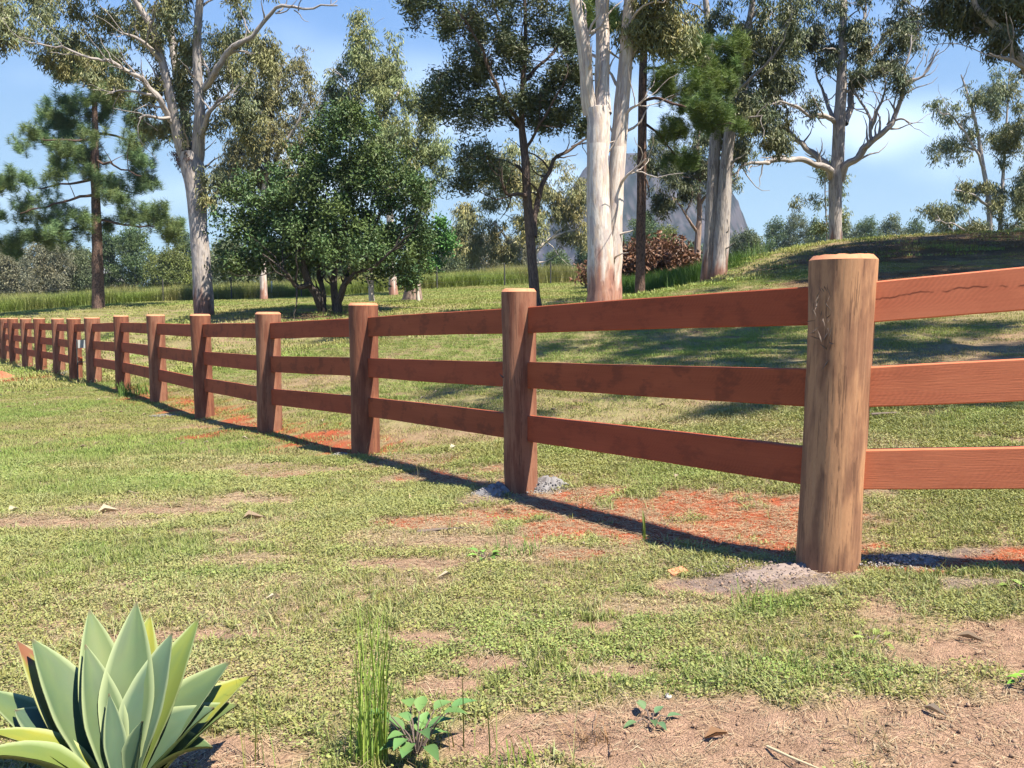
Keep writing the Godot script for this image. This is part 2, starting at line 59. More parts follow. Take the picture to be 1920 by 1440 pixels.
	{n="white_gum",l="big smooth white gum with two thick trunks behind the rails",x=1.78,d=17,e=1.22,limbs=[[[-0.02,-0.08,0,0.319],[-0.02,0.06,0,0.293],[-0.02,0.34,0,0.266],[-0.04,1.07,0,0.255],[-0.08,1.8,0,0.229],[-0.1,2.83,0,0.207],[-0.09,3.49,0,0.229],[-0.12,3.8,0,0.255]],[[-0.25,3.69,0,0.149],[-0.32,4.02,0.1,0.14],[-0.37,4.5,0.2,0.131],[-0.44,5.06,0.3,0.122],[-0.55,5.55,0.3,0.113],[-0.7,6.2,0.4,0.105],[-0.89,7.21,0.5,0.096]],[[0,3.69,0,0.16],[-0.02,4.28,-0.1,0.149],[0,4.91,-0.2,0.138],[-0.01,5.55,-0.3,0.128],[-0.02,6.4,-0.4,0.117],[0.06,7.65,-0.5,0.106]],[[0.23,-0.06,-0.35,0.202],[0.26,0.45,-0.4,0.193],[0.27,1.2,-0.4,0.183],[0.28,1.84,-0.4,0.174],[0.31,2.48,-0.4,0.164],[0.37,3.42,-0.4,0.155],[0.45,4.46,-0.4,0.145],[0.51,5.38,-0.4,0.136],[0.57,6.19,-0.4,0.126],[0.69,7.55,-0.5,0.117]],[[0.38,2.39,-0.3,0.032],[0.49,2.51,-0.1,0.025],[0.62,2.62,0,0.018],[0.82,2.82,0.2,0.012]],[[0.47,3.75,-0.3,0.037],[0.57,3.85,-0.2,0.029],[0.73,3.91,-0.1,0.02],[0.87,4.05,0,0.012]]],lobes=[[-0.16,7.21,1.11,1.38,0.64,1.24,0],[1.03,5.65,-0.3,0.45,0.48,0.5,12],[1.39,5.4,-0.3,0.32,0.32,0.4,7],[1.01,6.17,0.46,0.74,0.48,0.67,0],[-0.86,6.93,0.02,0.74,0.43,0.67,0],[0.7,5.28,-0.4,0.19,0.23,0.3,4],[-1.38,7.78,0.48,1.06,0.64,0.96,0],[1.5,7.48,-0.12,0.85,0.53,0.77,0]],leaf="gum",bark="white",tint=[0.208,0.216,0.096],per=12,spread=0.33,size=0.9,g="",droop=0.5,c="tree",twig=1.0},
	{n="pine_tree",l="tall straight brown trunked pine with soft needles right of the white gum",x=3.13,d=21,e=1.33,limbs=[[[0,-0.05,0,0.145],[0,0.13,0,0.125],[0.01,1.49,0,0.118],[0.01,3.4,0,0.112],[0.01,5.28,0,0.099],[0.02,6.65,0,0.085],[0.01,8.11,0,0.059],[-0.01,9.56,0,0.013]],[[0,5.53,0,0.042],[0.54,5.73,-0.5,0.032],[1.27,5.91,-0.9,0.023],[2.01,5.86,-1.2,0.013]],[[0,4.79,0,0.042],[0.5,4.67,0.5,0.032],[1.05,4.33,0.9,0.023],[1.56,3.93,1.1,0.013]],[[0.01,6.4,0,0.039],[-0.52,6.68,-0.5,0.026],[-1.14,6.88,-0.9,0.013]],[[0.01,4.28,0,0.034],[0.55,3.98,-0.4,0.024],[0.99,3.5,-0.6,0.013]],[[0.01,3.02,0,0.033],[0.14,2.82,0.1,0.022],[0.16,2.49,0.2,0.011]],[[0,6.77,0,0.039],[0.47,6.6,0.5,0.026],[1.14,6.12,0.9,0.013]]],lobes=[[1.2,6.14,-0.6,0.68,0.34,0.9,12],[1.72,5.15,-0.2,0.68,0.39,0.9,13],[0.74,5.22,0,0.47,0.32,0.7,8],[1.18,4.34,0.6,0.6,0.34,0.8,10],[2.2,6.01,-0.8,0.5,0.45,0.8,10],[-1.31,7.03,-0.8,0.47,0.29,0.7,8],[0.44,6.4,0,0.47,0.26,0.7,8],[1.72,4.17,0.8,0.45,0.29,0.6,8],[0.67,4.11,-0.4,0.34,0.29,0.5,5],[1.1,3.49,-0.5,0.32,0.18,0.4,4],[0.04,7.87,0,1.18,0.53,1.2,16],[-1.61,6.46,-0.8,0.32,0.24,0.5,5],[-0.73,6.78,-0.4,0.33,0.18,0.5,5]],leaf="pine",bark="pine",tint=[0.12,0.184,0.056],per=14,spread=0.36,size=0.85,g="",droop=0.15,c="tree",twig=1.0},
	{n="gum_tree",l="thin reddish trunked gum with drooping dark leaves before the mountain",x=7.32,d=34,e=2.71,limbs=[[[0,-0.06,0,0.16],[-0.01,0.52,0,0.14],[0.02,1.36,0,0.121],[0.06,2.19,0,0.101],[0.01,3.01,0,0.082],[-0.08,4.04,0,0.062],[-0.03,5.06,0,0.043],[-0.01,5.88,0,0.023]],[[-0.01,1.4,0,0.064],[-0.39,1.85,0.3,0.05],[-0.6,2.14,0.4,0.037],[-0.88,2.44,0.5,0.023]],[[0.03,2.7,0,0.074],[-0.42,3.29,-0.5,0.057],[-0.86,3.75,-0.8,0.039],[-1.32,3.87,-0.9,0.021]],[[0.04,2.5,0,0.064],[0.44,2.96,0.4,0.05],[0.79,3.34,0.6,0.035],[1.11,3.56,0.7,0.021]],[[-0.02,3.22,0,0.053],[0.49,4.31,-0.4,0.037],[0.71,4.95,-0.5,0.021]]],lobes=[[-1.61,3.38,0.61,0.77,0.51,0.69,0],[-0.7,2.78,0.19,0.89,0.6,0.8,0],[-0.97,4.3,-0.29,0.77,0.55,0.69,0],[0.16,4.19,0.35,0.55,0.77,0.5,0],[1.29,3.67,0.02,0.51,0.43,0.46,0],[-1.66,2.46,-0.24,0.43,0.43,0.38,0],[-0.11,5.1,0.34,0.77,0.77,0.69,0],[-2.2,4.26,-0.06,0.43,0.34,0.38,0],[-0.1,3.71,-0.55,0.74,0.53,0.67,0],[-1.31,4.62,0.17,0.64,0.53,0.57,0]],leaf="gum",bark="red",tint=[0.112,0.136,0.067],per=12,spread=0.42,size=1.1,g="",droop=0.5,c="tree",twig=1.0},
	{n="gum_tree",l="grey double trunked gum at the foot of the grassy bank",x=5.64,d=24,e=1.8,limbs=[[[-0.12,-0.07,0,0.3],[-0.14,0.22,0,0.233],[-0.11,1.11,0,0.188],[-0.09,1.99,0,0.18],[-0.06,3.15,0,0.165],[-0.04,4.16,0,0.15],[-0.08,5.31,0,0.12],[-0.25,6.59,0,0.09],[-0.39,7.71,0,0.075],[-0.59,8.83,0,0.045]],[[0.08,-0.08,0.3,0.27],[0.07,0.21,0.3,0.225],[0.14,1.09,0.2,0.21],[0.18,1.97,0.2,0.195],[0.23,3.12,0.2,0.173],[0.28,4.1,0.3,0.15],[0.38,5.07,0.4,0.12],[0.57,6.3,0.5,0.09],[0.73,7.37,0.6,0.075],[0.81,8.42,0.7,0.045]],[[0.38,5.07,0.4,0.053],[0.72,5.38,0.8,0.04],[1.07,5.74,1,0.028],[1.42,6.22,1.2,0.015]],[[-0.08,5.17,0,0.053],[-0.42,5.87,-0.5,0.04],[-0.67,6.68,-0.8,0.028],[-0.87,7.18,-1,0.015]],[[0.31,4.24,0.3,0.045],[0.63,4.37,0.7,0.03],[0.97,4.37,1,0.015]],[[0.57,6.3,0.5,0.045],[1.28,7.11,-0.3,0.03],[1.83,7.81,-0.7,0.015]]],lobes=[[-0.55,6.95,0.62,0.78,0.6,0.7,0],[0.71,6.81,0.17,0.83,0.78,0.74,0],[1.48,5.81,-0.28,0.72,0.57,0.65,0],[0.44,5.07,0.39,0.63,0.63,0.57,0],[1.92,6.93,0.02,0.63,0.63,0.57,0],[-0.61,6.15,-0.35,0.63,0.63,0.57,0],[1.07,4.43,0.24,0.54,0.45,0.49,0],[1.59,3.92,-0.06,0.45,0.27,0.41,0],[0.25,9.12,-1.11,1.5,0.68,1.35,0],[-1.09,6.89,0.16,0.6,0.51,0.54,0],[0.3,4.26,-0.13,0.42,0.42,0.38,0],[1.21,7.96,0.83,1.2,0.6,1.08,0],[0.32,6.14,0.07,0.75,0.68,0.68,0],[1.17,6.41,-0.37,0.75,0.6,0.68,0]],leaf="gum",bark="grey",tint=[0.136,0.16,0.08],per=13,spread=0.38,size=1.0,g="",droop=0.5,c="tree",twig=1.0},
	{n="gum_tree",l="grey gum with wide bare arms standing behind the bank and the near post",x=10.17,d=27,e=2.97,limbs=[[[0.01,-0.17,0,0.233],[-0.02,0.5,0,0.203],[-0.07,1.48,0,0.189],[-0.09,2.3,0,0.211],[-0.04,3.28,0,0.182],[-0.04,4.17,0,0.189],[-0.01,5.21,0,0.161],[-0.01,6.33,0,0.13],[-0.02,7.59,0,0.101],[-0.02,8.85,0,0.057]],[[-0.22,2.5,0,0.11],[-0.58,2.74,0.3,0.1],[-1.07,2.91,0.5,0.09],[-1.54,2.97,0.7,0.079],[-2.01,2.98,0.9,0.069],[-2.47,2.9,1.1,0.059],[-2.92,2.72,1.3,0.049],[-3.44,2.56,1.5,0.039],[-3.88,2.32,1.7,0.029],[-4.31,2.01,1.9,0.019]],[[-0.22,2.6,0,0.118],[-0.46,3.09,-0.3,0.104],[-0.73,3.44,-0.5,0.09],[-1.01,3.74,-0.7,0.076],[-1.3,4.03,-0.9,0.061],[-1.55,4.33,-1.1,0.047],[-1.87,4.63,-1.3,0.033],[-2.2,4.82,-1.4,0.019]],[[-1.21,3.95,-0.9,0.059],[-1.45,4.32,-0.7,0.046],[-1.45,4.71,-0.6,0.032],[-1.7,5.02,-0.5,0.019]],[[-0.17,4.22,0,0.084],[-0.47,4.29,0.3,0.073],[-0.87,4.28,0.5,0.063],[-1.14,4.27,0.6,0.052],[-1.54,4.46,0.8,0.041],[-2.08,4.56,1,0.03],[-2.62,4.47,1.2,0.019]],[[-0.24,4.33,0,0.068],[-0.28,4.83,-0.4,0.055],[-0.33,5.29,-0.6,0.043],[-0.45,5.75,-0.8,0.031],[-0.48,6.47,-1,0.019]],[[0.05,2.43,0,0.127],[0.22,2.84,0.2,0.116],[0.43,3.2,0.4,0.105],[0.75,3.56,0.6,0.094],[1.04,3.88,0.8,0.083],[1.27,4.2,0.9,0.073],[1.4,4.72,1,0.062],[1.53,5.08,1.1,0.051],[1.76,5.28,1.2,0.04],[2.08,5.71,1.3,0.029],[2.33,5.94,1.4,0.019]],[[0.72,3.53,0.6,0.059],[0.77,3.95,0.5,0.051],[0.76,4.24,0.4,0.043],[0.58,4.58,0.3,0.035],[0.41,4.92,0.2,0.027],[0.31,5.35,0.1,0.019]],[[0.75,3.9,0.5,0.051],[0.82,4.4,0.7,0.042],[0.96,4.69,0.8,0.034],[0.95,5.13,0.9,0.025],[0.81,5.57,1,0.017]],[[1.16,4.02,0.8,0.042],[1.38,4.08,1.1,0.03],[1.53,3.92,1.3,0.017]],[[0.13,4.17,0,0.118],[0.49,4.99,-0.4,0.102],[0.81,5.89,-0.7,0.085],[1.3,6.63,-1,0.068],[1.96,7.27,-1.2,0.052],[2.8,7.83,-1.4,0.035],[3.65,8.32,-1.6,0.019]],[[0.84,5.97,-0.7,0.068],[0.82,6.93,-0.9,0.051],[1.08,7.81,-1.1,0.035],[1.22,8.67,-1.2,0.019]],[[1.4,4.72,1,0.051],[1.62,5.47,0.8,0.039],[1.72,6.12,0.7,0.028],[1.9,6.61,0.6,0.017]]],lobes=[[-1.34,6.73,0,0.74,0.54,1,16],[-2.13,5.93,0,0.57,0.54,0.9,12],[-0.7,7.2,0,0.57,0.54,0.9,12],[0.66,6.73,0,0.64,0.54,0.9,12],[1.78,6.52,0,0.57,0.51,0.9,12],[0.37,5.56,0,0.34,0.3,0.5,5],[-2.88,4.41,0,0.51,0.47,0.7,9],[-3.43,3.16,1.3,0.57,0.27,0.7,9],[-1.67,4.13,-0.8,0.41,0.2,0.5,5],[-1.09,4.64,0.5,0.3,0.24,0.4,3],[-2.27,4.76,0,0.51,0.27,0.7,7],[2.45,7.65,-1,0.71,0.41,0.9,12],[-0.09,8.54,0,1.86,0.76,1.6,28],[0.82,5.65,0.8,0.41,0.24,0.5,5],[1.41,5.29,1,0.27,0.27,0.4,5],[-0.19,6.29,-0.4,0.42,0.42,0.5,7],[-2.47,5.34,-0.5,0.51,0.42,0.6,7],[-1.82,5.37,0.6,0.42,0.37,0.5,7],[2.65,8.76,-1,1.01,0.51,1,10]],leaf="gum",bark="grey",tint=[0.12,0.144,0.077],per=9,spread=0.32,size=0.95,g="",droop=0.5,c="tree",twig=1.0},
	{n="sapling",l="thin wispy sapling standing just behind the wide armed gum",x=12.11,d=33,e=3.37,limbs=[[[0.02,-0.08,0,0.041],[-0.03,1.01,0,0.035],[-0.11,2.21,0,0.029],[-0.19,3.41,0,0.023],[-0.14,4.4,0,0.017]]],lobes=[[-0.53,2.71,0,0.45,0.29,0.5,3],[-0.26,3.71,0,0.33,0.45,0.4,4],[0.02,4.3,0,0.29,0.37,0.4,3],[-0.41,2.01,0,0.33,0.29,0.4,3],[0.46,3.41,0,0.29,0.29,0.4,2],[0.39,2.41,0,0.33,0.25,0.4,2],[0.61,1.91,0,0.25,0.21,0.3,1]],leaf="gum",bark="grey",tint=[0.192,0.224,0.104],per=8,spread=0.35,size=1.0,g="",droop=0.5,c="tree",twig=1.0},
	{n="gum_tree",l="multi stemmed feathery gum on the skyline past the bank",x=25.12,d=45,e=4.85,limbs=[[[0.01,-0.11,0,0.169],[-0.13,1.54,0,0.145],[-0.32,3.72,0,0.122],[-0.75,5.75,0,0.099],[-1.2,7.76,0,0.075],[-1.75,9.36,0,0.052],[-2.06,10.15,0,0.028]],[[0.14,-0.06,0,0.141],[0.6,1.6,-0.5,0.118],[0.74,3.83,-0.7,0.096],[0.88,6.07,-0.9,0.073],[0.97,8.29,-1,0.051],[1.04,10.76,-1.1,0.028]],[[-0.09,1.26,0,0.084],[-1.31,2.01,0.6,0.066],[-2.49,2.36,1,0.047],[-3.79,2.56,1.4,0.028]],[[-0.08,0.99,0,0.084],[-0.91,1.33,-0.6,0.066],[-2.12,1.51,-1,0.047],[-2.8,0.97,-1.2,0.028]],[[-0.28,3.45,0,0.084],[-1.54,4.02,0.6,0.056],[-2.71,4.22,1,0.028]],[[-0.91,6.28,0,0.07],[-1.63,6.67,-0.5,0.049],[-2.3,6.46,-0.8,0.028]],[[-0.65,5.34,0,0.07],[-1.76,6.84,0.5,0.056],[-2.77,7.82,0.8,0.042],[-3.56,8.02,1,0.028]],[[0.6,1.6,-0.5,0.084],[0.65,2.29,0.5,0.056],[0.99,3.02,1,0.028]]],lobes=[[-3.32,8.37,0.5,0.62,0.45,0.56,0],[-1.23,8.8,0.26,1.27,0.79,1.14,0],[-1.63,6.91,-0.37,0.96,0.51,0.86,0],[-0.08,9.29,0.67,1.07,0.99,0.96,0],[-2.58,6.28,0.03,0.79,0.45,0.71,0],[-0.04,7.23,-0.57,1.01,0.73,0.91,0],[-3.54,3.32,0.45,1.01,0.45,0.91,0],[-1.84,4.34,-0.15,1.07,0.56,0.96,0],[-0.28,4.19,-0.87,1.18,0.73,1.06,0],[0.4,3.8,0.32,1.18,1.01,1.06,0],[-1.67,2.54,-0.32,1.01,0.68,0.91,0],[-0.57,1.84,0.85,1.24,0.96,1.12,0],[-2.94,1.67,0.06,0.62,0.45,0.56,0],[-3.35,1.23,-0.2,0.39,0.56,0.35,0],[0.78,1.61,0.58,1.13,1.07,1.01,0],[0.91,6.3,-0.06,0.79,1.27,0.71,0],[-0.67,0.9,-0.49,0.73,0.45,0.66,0],[-2.29,3.13,0.28,0.84,0.56,0.76,0],[1.83,4.03,-0.25,0.99,1.69,0.89,0],[1.17,7.83,0.74,0.99,1.41,0.89,0]],leaf="gum",bark="grey",tint=[0.168,0.192,0.093],per=13,spread=0.5,size=1.35,g="",droop=0.5,c="tree",twig=1.0},
	{n="gum_tree",l="gum reaching in from beyond the right edge with pale curved limbs",x=10.07,d=15,e=1.69,limbs=[[[0.01,-0.19,0,0.225],[-0.14,0.83,0,0.188],[-0.38,1.74,0,0.16],[-0.68,2.51,0,0.122],[-1.24,3.22,0,0.084],[-1.64,3.78,0,0.066],[-1.95,4.05,0,0.052],[-2.19,4.29,0,0.042],[-2.27,4.68,0,0.033],[-2.38,5.12,0,0.019]],[[-1.61,3.75,0,0.047],[-1.68,3.92,-0.3,0.04],[-1.85,3.99,-0.4,0.032],[-2.2,4.09,-0.6,0.025],[-2.54,4.24,-0.8,0.018],[-2.73,4.23,-1,0.01]],[[-0.59,2.28,0,0.131],[-0.07,3.85,-0.8,0.106],[0.41,5.1,-1.2,0.081],[0.68,6.78,-1.6,0.056]],[[-1.24,3.22,0,0.047],[-1.71,3.25,0.4,0.035],[-2.09,3.24,0.6,0.023],[-2.32,3.3,0.7,0.01]],[[0.41,5.1,-1.2,0.075],[1.27,5.78,-1.5,0.043],[2.31,6.17,-2,0.01]]],lobes=[[-1.82,4.54,-0.3,0.43,0.28,0.6,12],[-1.4,4.22,-0.2,0.34,0.32,0.6,11],[-2.12,4.29,-0.5,0.36,0.21,0.5,8],[-2.46,4.53,-0.6,0.32,0.23,0.5,7],[-1.77,3.57,0.2,0.26,0.17,0.4,5],[-1.12,4.69,-0.4,0.52,0.36,0.7,12],[-0.64,4.77,0,0.84,0.56,1,26],[0.21,4.15,0,0.84,0.66,1.2,26],[-0.03,6.2,-0.5,1.22,0.66,1.5,34],[0.91,4.51,0,0.94,0.75,1.2,26],[-1.31,5.84,-0.5,0.94,0.42,1.2,24],[-0.57,3.53,0,0.56,0.38,0.6,14],[-0.5,6.88,-1,1.13,0.56,1.5,26]],leaf="gum",bark="grey",tint=[0.112,0.128,0.064],per=12,spread=0.26,size=0.72,g="",droop=0.5,c="tree",twig=1.0},
	{n="gum_tree",l="tall gum beyond the right edge that shades the lawn behind the rails",x=7.6,d=7.2,e=0.75,limbs=[[[0,-0.2,0,0.3],[0.05,3.5,0,0.24],[-0.05,7.0,0.1,0.18],[0.1,10.5,0,0.1],[0,13.3,0,0.04]],[[0,5.6,0,0.1],[0.51,7.0,0,0.07],[1.02,7.7,0,0.03]],[[0,5.6,0,0.1],[-0.8,8.04,0.73,0.07],[-1.6,9.77,1.47,0.03]],[[0,5.6,0,0.1],[0.06,9.07,-0.72,0.07],[0.13,11.84,-1.43,0.03]],[[0,5.6,0,0.1],[0.79,7.31,1.03,0.07],[1.58,8.32,2.06,0.03]],[[0,5.6,0,0.1],[-0.91,8.34,-0.16,0.07],[-1.82,10.39,-0.32,0.03]],[[0,5.6,0,0.1],[0.47,9.38,-0.3,0.07],[0.94,12.46,-0.6,0.03]],[[0,5.6,0,0.1],[-0.29,7.62,1.1,0.07],[-0.59,8.93,2.19,0.03]],[[0,5.6,0,0.1],[-0.35,8.65,-0.68,0.07],[-0.71,11.0,-1.36,0.03]],[[0,5.6,0,0.1],[1.26,9.69,0.46,0.07],[2.52,13.08,0.92,0.03]]],lobes=[[1.02,7.7,0,1.97,1.55,1.97,14],[-1.6,9.77,1.47,1.97,1.55,1.97,14],[0.13,11.84,-1.43,1.97,1.55,1.97,14],[1.58,8.32,2.06,1.97,1.55,1.97,14],[-1.82,10.39,-0.32,1.97,1.55,1.97,14],[0.94,12.46,-0.6,1.97,1.55,1.97,14],[-0.59,8.93,2.19,1.97,1.55,1.97,14],[-0.71,11.0,-1.36,1.97,1.55,1.97,14],[2.52,13.08,0.92,1.97,1.55,1.97,14]],leaf="gum",bark="grey",tint=[0.08,0.09,0.045],per=12,spread=0.45,size=1.1,g="",droop=0.5,c="tree",twig=1},
	{n="gum_tree",l="broad gum beyond the right edge that shades the grassy bank",x=12.3,d=15.2,e=2.0,limbs=[[[0,-0.2,0,0.3],[0.05,3.0,0,0.24],[-0.05,6.0,0.1,0.18],[0.1,9.0,0,0.1],[0,11.4,0,0.04]],[[0,4.8,0,0.1],[0.59,6.0,0,0.07],[1.17,6.6,0,0.03]],[[0,4.8,0,0.1],[-0.92,6.89,0.84,0.07],[-1.84,8.38,1.69,0.03]],[[0,4.8,0,0.1],[0.07,7.78,-0.82,0.07],[0.14,10.15,-1.64,0.03]],[[0,4.8,0,0.1],[0.91,6.26,1.18,0.07],[1.81,7.13,2.36,0.03]],[[0,4.8,0,0.1],[-1.05,7.15,-0.19,0.07],[-2.1,8.9,-0.37,0.03]],[[0,4.8,0,0.1],[0.54,8.04,-0.34,0.07],[1.08,10.68,-0.69,0.03]],[[0,4.8,0,0.1],[-0.34,6.53,1.26,0.07],[-0.68,7.66,2.52,0.03]],[[0,4.8,0,0.1],[-0.41,7.42,-0.78,0.07],[-0.81,9.43,-1.56,0.03]],[[0,4.8,0,0.1],[1.45,8.3,0.53,0.07],[2.9,11.21,1.06,0.03]]],lobes=[[1.17,6.6,0,2.27,1.78,2.27,44],[-1.84,8.38,1.69,2.27,1.78,2.27,44],[0.14,10.15,-1.64,2.27,1.78,2.27,44],[1.81,7.13,2.36,2.27,1.78,2.27,44],[-2.1,8.9,-0.37,2.27,1.78,2.27,44],[1.08,10.68,-0.69,2.27,1.78,2.27,44],[-0.68,7.66,2.52,2.27,1.78,2.27,44],[-0.81,9.43,-1.56,2.27,1.78,2.27,44],[2.9,11.21,1.06,2.27,1.78,2.27,44]],leaf="gum",bark="grey",tint=[0.08,0.09,0.045],per=12,spread=0.45,size=1.1,g="",droop=0.5,c="tree",twig=1},
	{n="gum_tree",l="second gum beyond the right edge above the grassy bank",x=17.5,d=18.0,e=3.1,limbs=[[[0,-0.2,0,0.3],[0.05,2.62,0,0.24],[-0.05,5.25,0.1,0.18],[0.1,7.88,0,0.1],[0,9.97,0,0.04]],[[0,4.2,0,0.1],[0.54,5.25,0,0.07],[1.08,5.78,0,0.03]],[[0,4.2,0,0.1],[-0.85,6.03,0.78,0.07],[-1.71,7.33,1.56,0.03]],[[0,4.2,0,0.1],[0.07,6.8,-0.76,0.07],[0.13,8.88,-1.52,0.03]],[[0,4.2,0,0.1],[0.84,5.48,1.09,0.07],[1.68,6.24,2.19,0.03]],[[0,4.2,0,0.1],[-0.97,6.26,-0.17,0.07],[-1.94,7.79,-0.34,0.03]],[[0,4.2,0,0.1],[0.5,7.04,-0.32,0.07],[1.0,9.35,-0.64,0.03]],[[0,4.2,0,0.1],[-0.31,5.71,1.17,0.07],[-0.63,6.7,2.33,0.03]],[[0,4.2,0,0.1],[-0.38,6.49,-0.72,0.07],[-0.75,8.25,-1.45,0.03]],[[0,4.2,0,0.1],[1.34,7.27,0.49,0.07],[2.68,9.81,0.98,0.03]]],lobes=[[1.08,5.78,0,2.1,1.65,2.1,34],[-1.71,7.33,1.56,2.1,1.65,2.1,34],[0.13,8.88,-1.52,2.1,1.65,2.1,34],[1.68,6.24,2.19,2.1,1.65,2.1,34],[-1.94,7.79,-0.34,2.1,1.65,2.1,34],[1.0,9.35,-0.64,2.1,1.65,2.1,34],[-0.63,6.7,2.33,2.1,1.65,2.1,34],[-0.75,8.25,-1.45,2.1,1.65,2.1,34],[2.68,9.81,0.98,2.1,1.65,2.1,34]],leaf="gum",bark="grey",tint=[0.08,0.09,0.045],per=12,spread=0.45,size=1.1,g="",droop=0.5,c="tree",twig=1}]

# patches of the ground: kind, x, d, half width, half depth
var PATCHES: Array = [
	["bare",.56,2.16,.6,.26],["bare",1.26,2.1,.7,.3],["bare",1.6,2.72,.42,.22],["bare",-.3,2.9,.14,.1],["bare",.1,2.2,.3,.16],["bare",.95,1.75,1.4,.3],["bare",.95,3.42,.35,.14],["bare",-.08,2.66,.12,.07],["bare",1.9,2.45,.5,.3],["bare",.28,2.98,.12,.06],["bare",-.2,2.5,.12,.08],["bare",-.75,2.05,.25,.15],
	["dry",-2.75,4.75,.8,.26],["dry",-2.2,5.15,.6,.26],["dry",-1.75,5.5,.5,.25],["dry",-.35,4.35,.55,.3],["dry",.05,3.95,.35,.2],["dry",-1.3,3.9,.3,.12],["dry",-.6,8.2,1.0,.4],["dry",3.6,8.6,1.0,.4],["dry",-3.4,13.6,1.6,.7],["dry",6,9,2,1],["dry",-5.5,8.4,.5,.4],["dry",.6,3.2,.3,.12],
	["red",.9,4.85,.6,.4],["red",1.3,4.35,.5,.4],["red",.45,4.5,.55,.3],["red",.2,5.0,.5,.3],["red",-1.85,6.75,.5,.4],["red",-.75,6.9,.5,.3],["red",-.4,4.75,.4,.2],["red",1.95,3.56,.5,.13],["red",2.5,3.4,.5,.14],["red",.35,5.35,.4,.25],["red",-.6,6.2,.4,.2],["red",-3.3,9.0,.25,.25],["red",-2.0,8.6,.4,.3],["red",-11.6,20.0,1.0,.7],["red",-6,13.6,.4,.4],["red",.3,3.95,.18,.1],
	["ash",1.12,3.5,.36,.15],["ash",1.75,3.66,.4,.1],["ash",1.85,3.3,.16,.07],["ash",-.1,5.35,.3,.12],["bare",-2.9,4.72,.75,.14],["bare",-2.25,5.1,.55,.14],["bare",-1.7,5.5,.4,.13],["bare",-.15,4.25,.35,.14],["bare",-.55,3.85,.3,.09],["bare",.35,2.62,.14,.07],["bare",-1.15,2.9,.3,.07],["lush",-4.2,7.8,2.2,1.4],["lush",-1.2,3.5,.7,.3],["lush",-7.5,12.5,2.5,1.6],["lush",1.0,2.55,.35,.14],["lush",.5,2.62,.4,.16],["lush",-1.7,4.1,.5,.25],["lush",-3.2,6.1,1.2,.45],["lush",.95,3.15,.22,.1],["lush",2.4,12,3,2],["lush",-.4,12,3,2],["lush",-6,17,3,2],["lush",1.0,15,6,3]]
# marks where a lawn mower's wheels and dry mulch left brown ground on the bank
var BROWN: Array = [[12.5,19.2,6.5,2.4],[8.8,20.3,2.5,1.4],[9.5,17.4,3.0,1.2],[14.0,16.0,4.5,2.2],[6.4,15.2,2.4,.8],[-5.6,24.4,1.7,.8],[11.5,20.3,3.0,1.0]]

var rng := RandomNumberGenerator.new()
var HG := PackedFloat32Array()
const HX0 := -72.0
const HD0 := -12.0
const HC := 0.5
const HNX := 290
const HND := 270
var nz_a := FastNoiseLite.new()
var nz_b := FastNoiseLite.new()
var nz_c := FastNoiseLite.new()
var c_bare := 0.0
var c_dry := 0.0
var c_red := 0.0
var c_lush := 0.0
var c_ash := 0.0
var used := {}

func _ready() -> void:
	rng.seed = 20
	set_view_and_light()
	setup_noise()
	bake_terrain()
	make_materials()
	build_ground()
	build_mountain()
	build_fence()
	build_trees()
	build_bushes()
	build_background_details()
	build_long_grass()
	build_agave()
	build_foreground_plants()
	build_lawn()
	build_litter()

# ------------------------------------------------------------------ view and light
func set_view_and_light() -> void:
	var cam := Camera3D.new()
	cam.name = "camera"
	cam.position = Vector3(0, EYE, 0)
	cam.rotation_degrees = Vector3(-5.0, 0, 0)
	cam.fov = 48.5
	cam.near = 0.05
	cam.far = 4000.0
	add_child(cam)
	cam.current = true
	var sky_mat := ProceduralSkyMaterial.new()
	sky_mat.sky_top_color = lin(.016, .088, .31)
	sky_mat.sky_horizon_color = lin(.205, .30, .318)
	sky_mat.sky_curve = 0.22
	sky_mat.ground_bottom_color = lin(.06, .06, .035)
	sky_mat.ground_horizon_color = lin(.16, .2, .18)
	sky_mat.sky_energy_multiplier = 1.0
	sky_mat.sun_angle_max = 4.0
	sky_mat.sky_cover = cloud_cover()
	sky_mat.sky_cover_modulate = Color(1, 1, 1, 0.2)
	var sky := Sky.new()
	sky.sky_material = sky_mat
	var env := Environment.new()
	env.background_mode = Environment.BG_SKY
	env.sky = sky
	env.ambient_light_source = Environment.AMBIENT_SOURCE_SKY
	env.tonemap_mode = Environment.TONE_MAPPER_LINEAR
	env.tonemap_exposure = 3.0
	env.sdfgi_enabled = true
	env.ssao_enabled = true
	env.ssil_enabled = true
	env.fog_enabled = true
	env.fog_density = 0.0002
	env.fog_light_color = Color(0.80, 0.88, 1.0)
	var we := WorldEnvironment.new()
	we.name = "environment"
	we.environment = env
	add_child(we)
	var sun := DirectionalLight3D.new()
	sun.name = "sun"
	sun.basis = Basis.looking_at(-TO_SUN, Vector3.UP)
	sun.light_energy = 1.4
	sun.light_color = Color(1.0, 0.955, 0.88)
	sun.light_angular_distance = 0.53
	sun.shadow_enabled = true
	sun.directional_shadow_max_distance = 200.0
	add_child(sun)

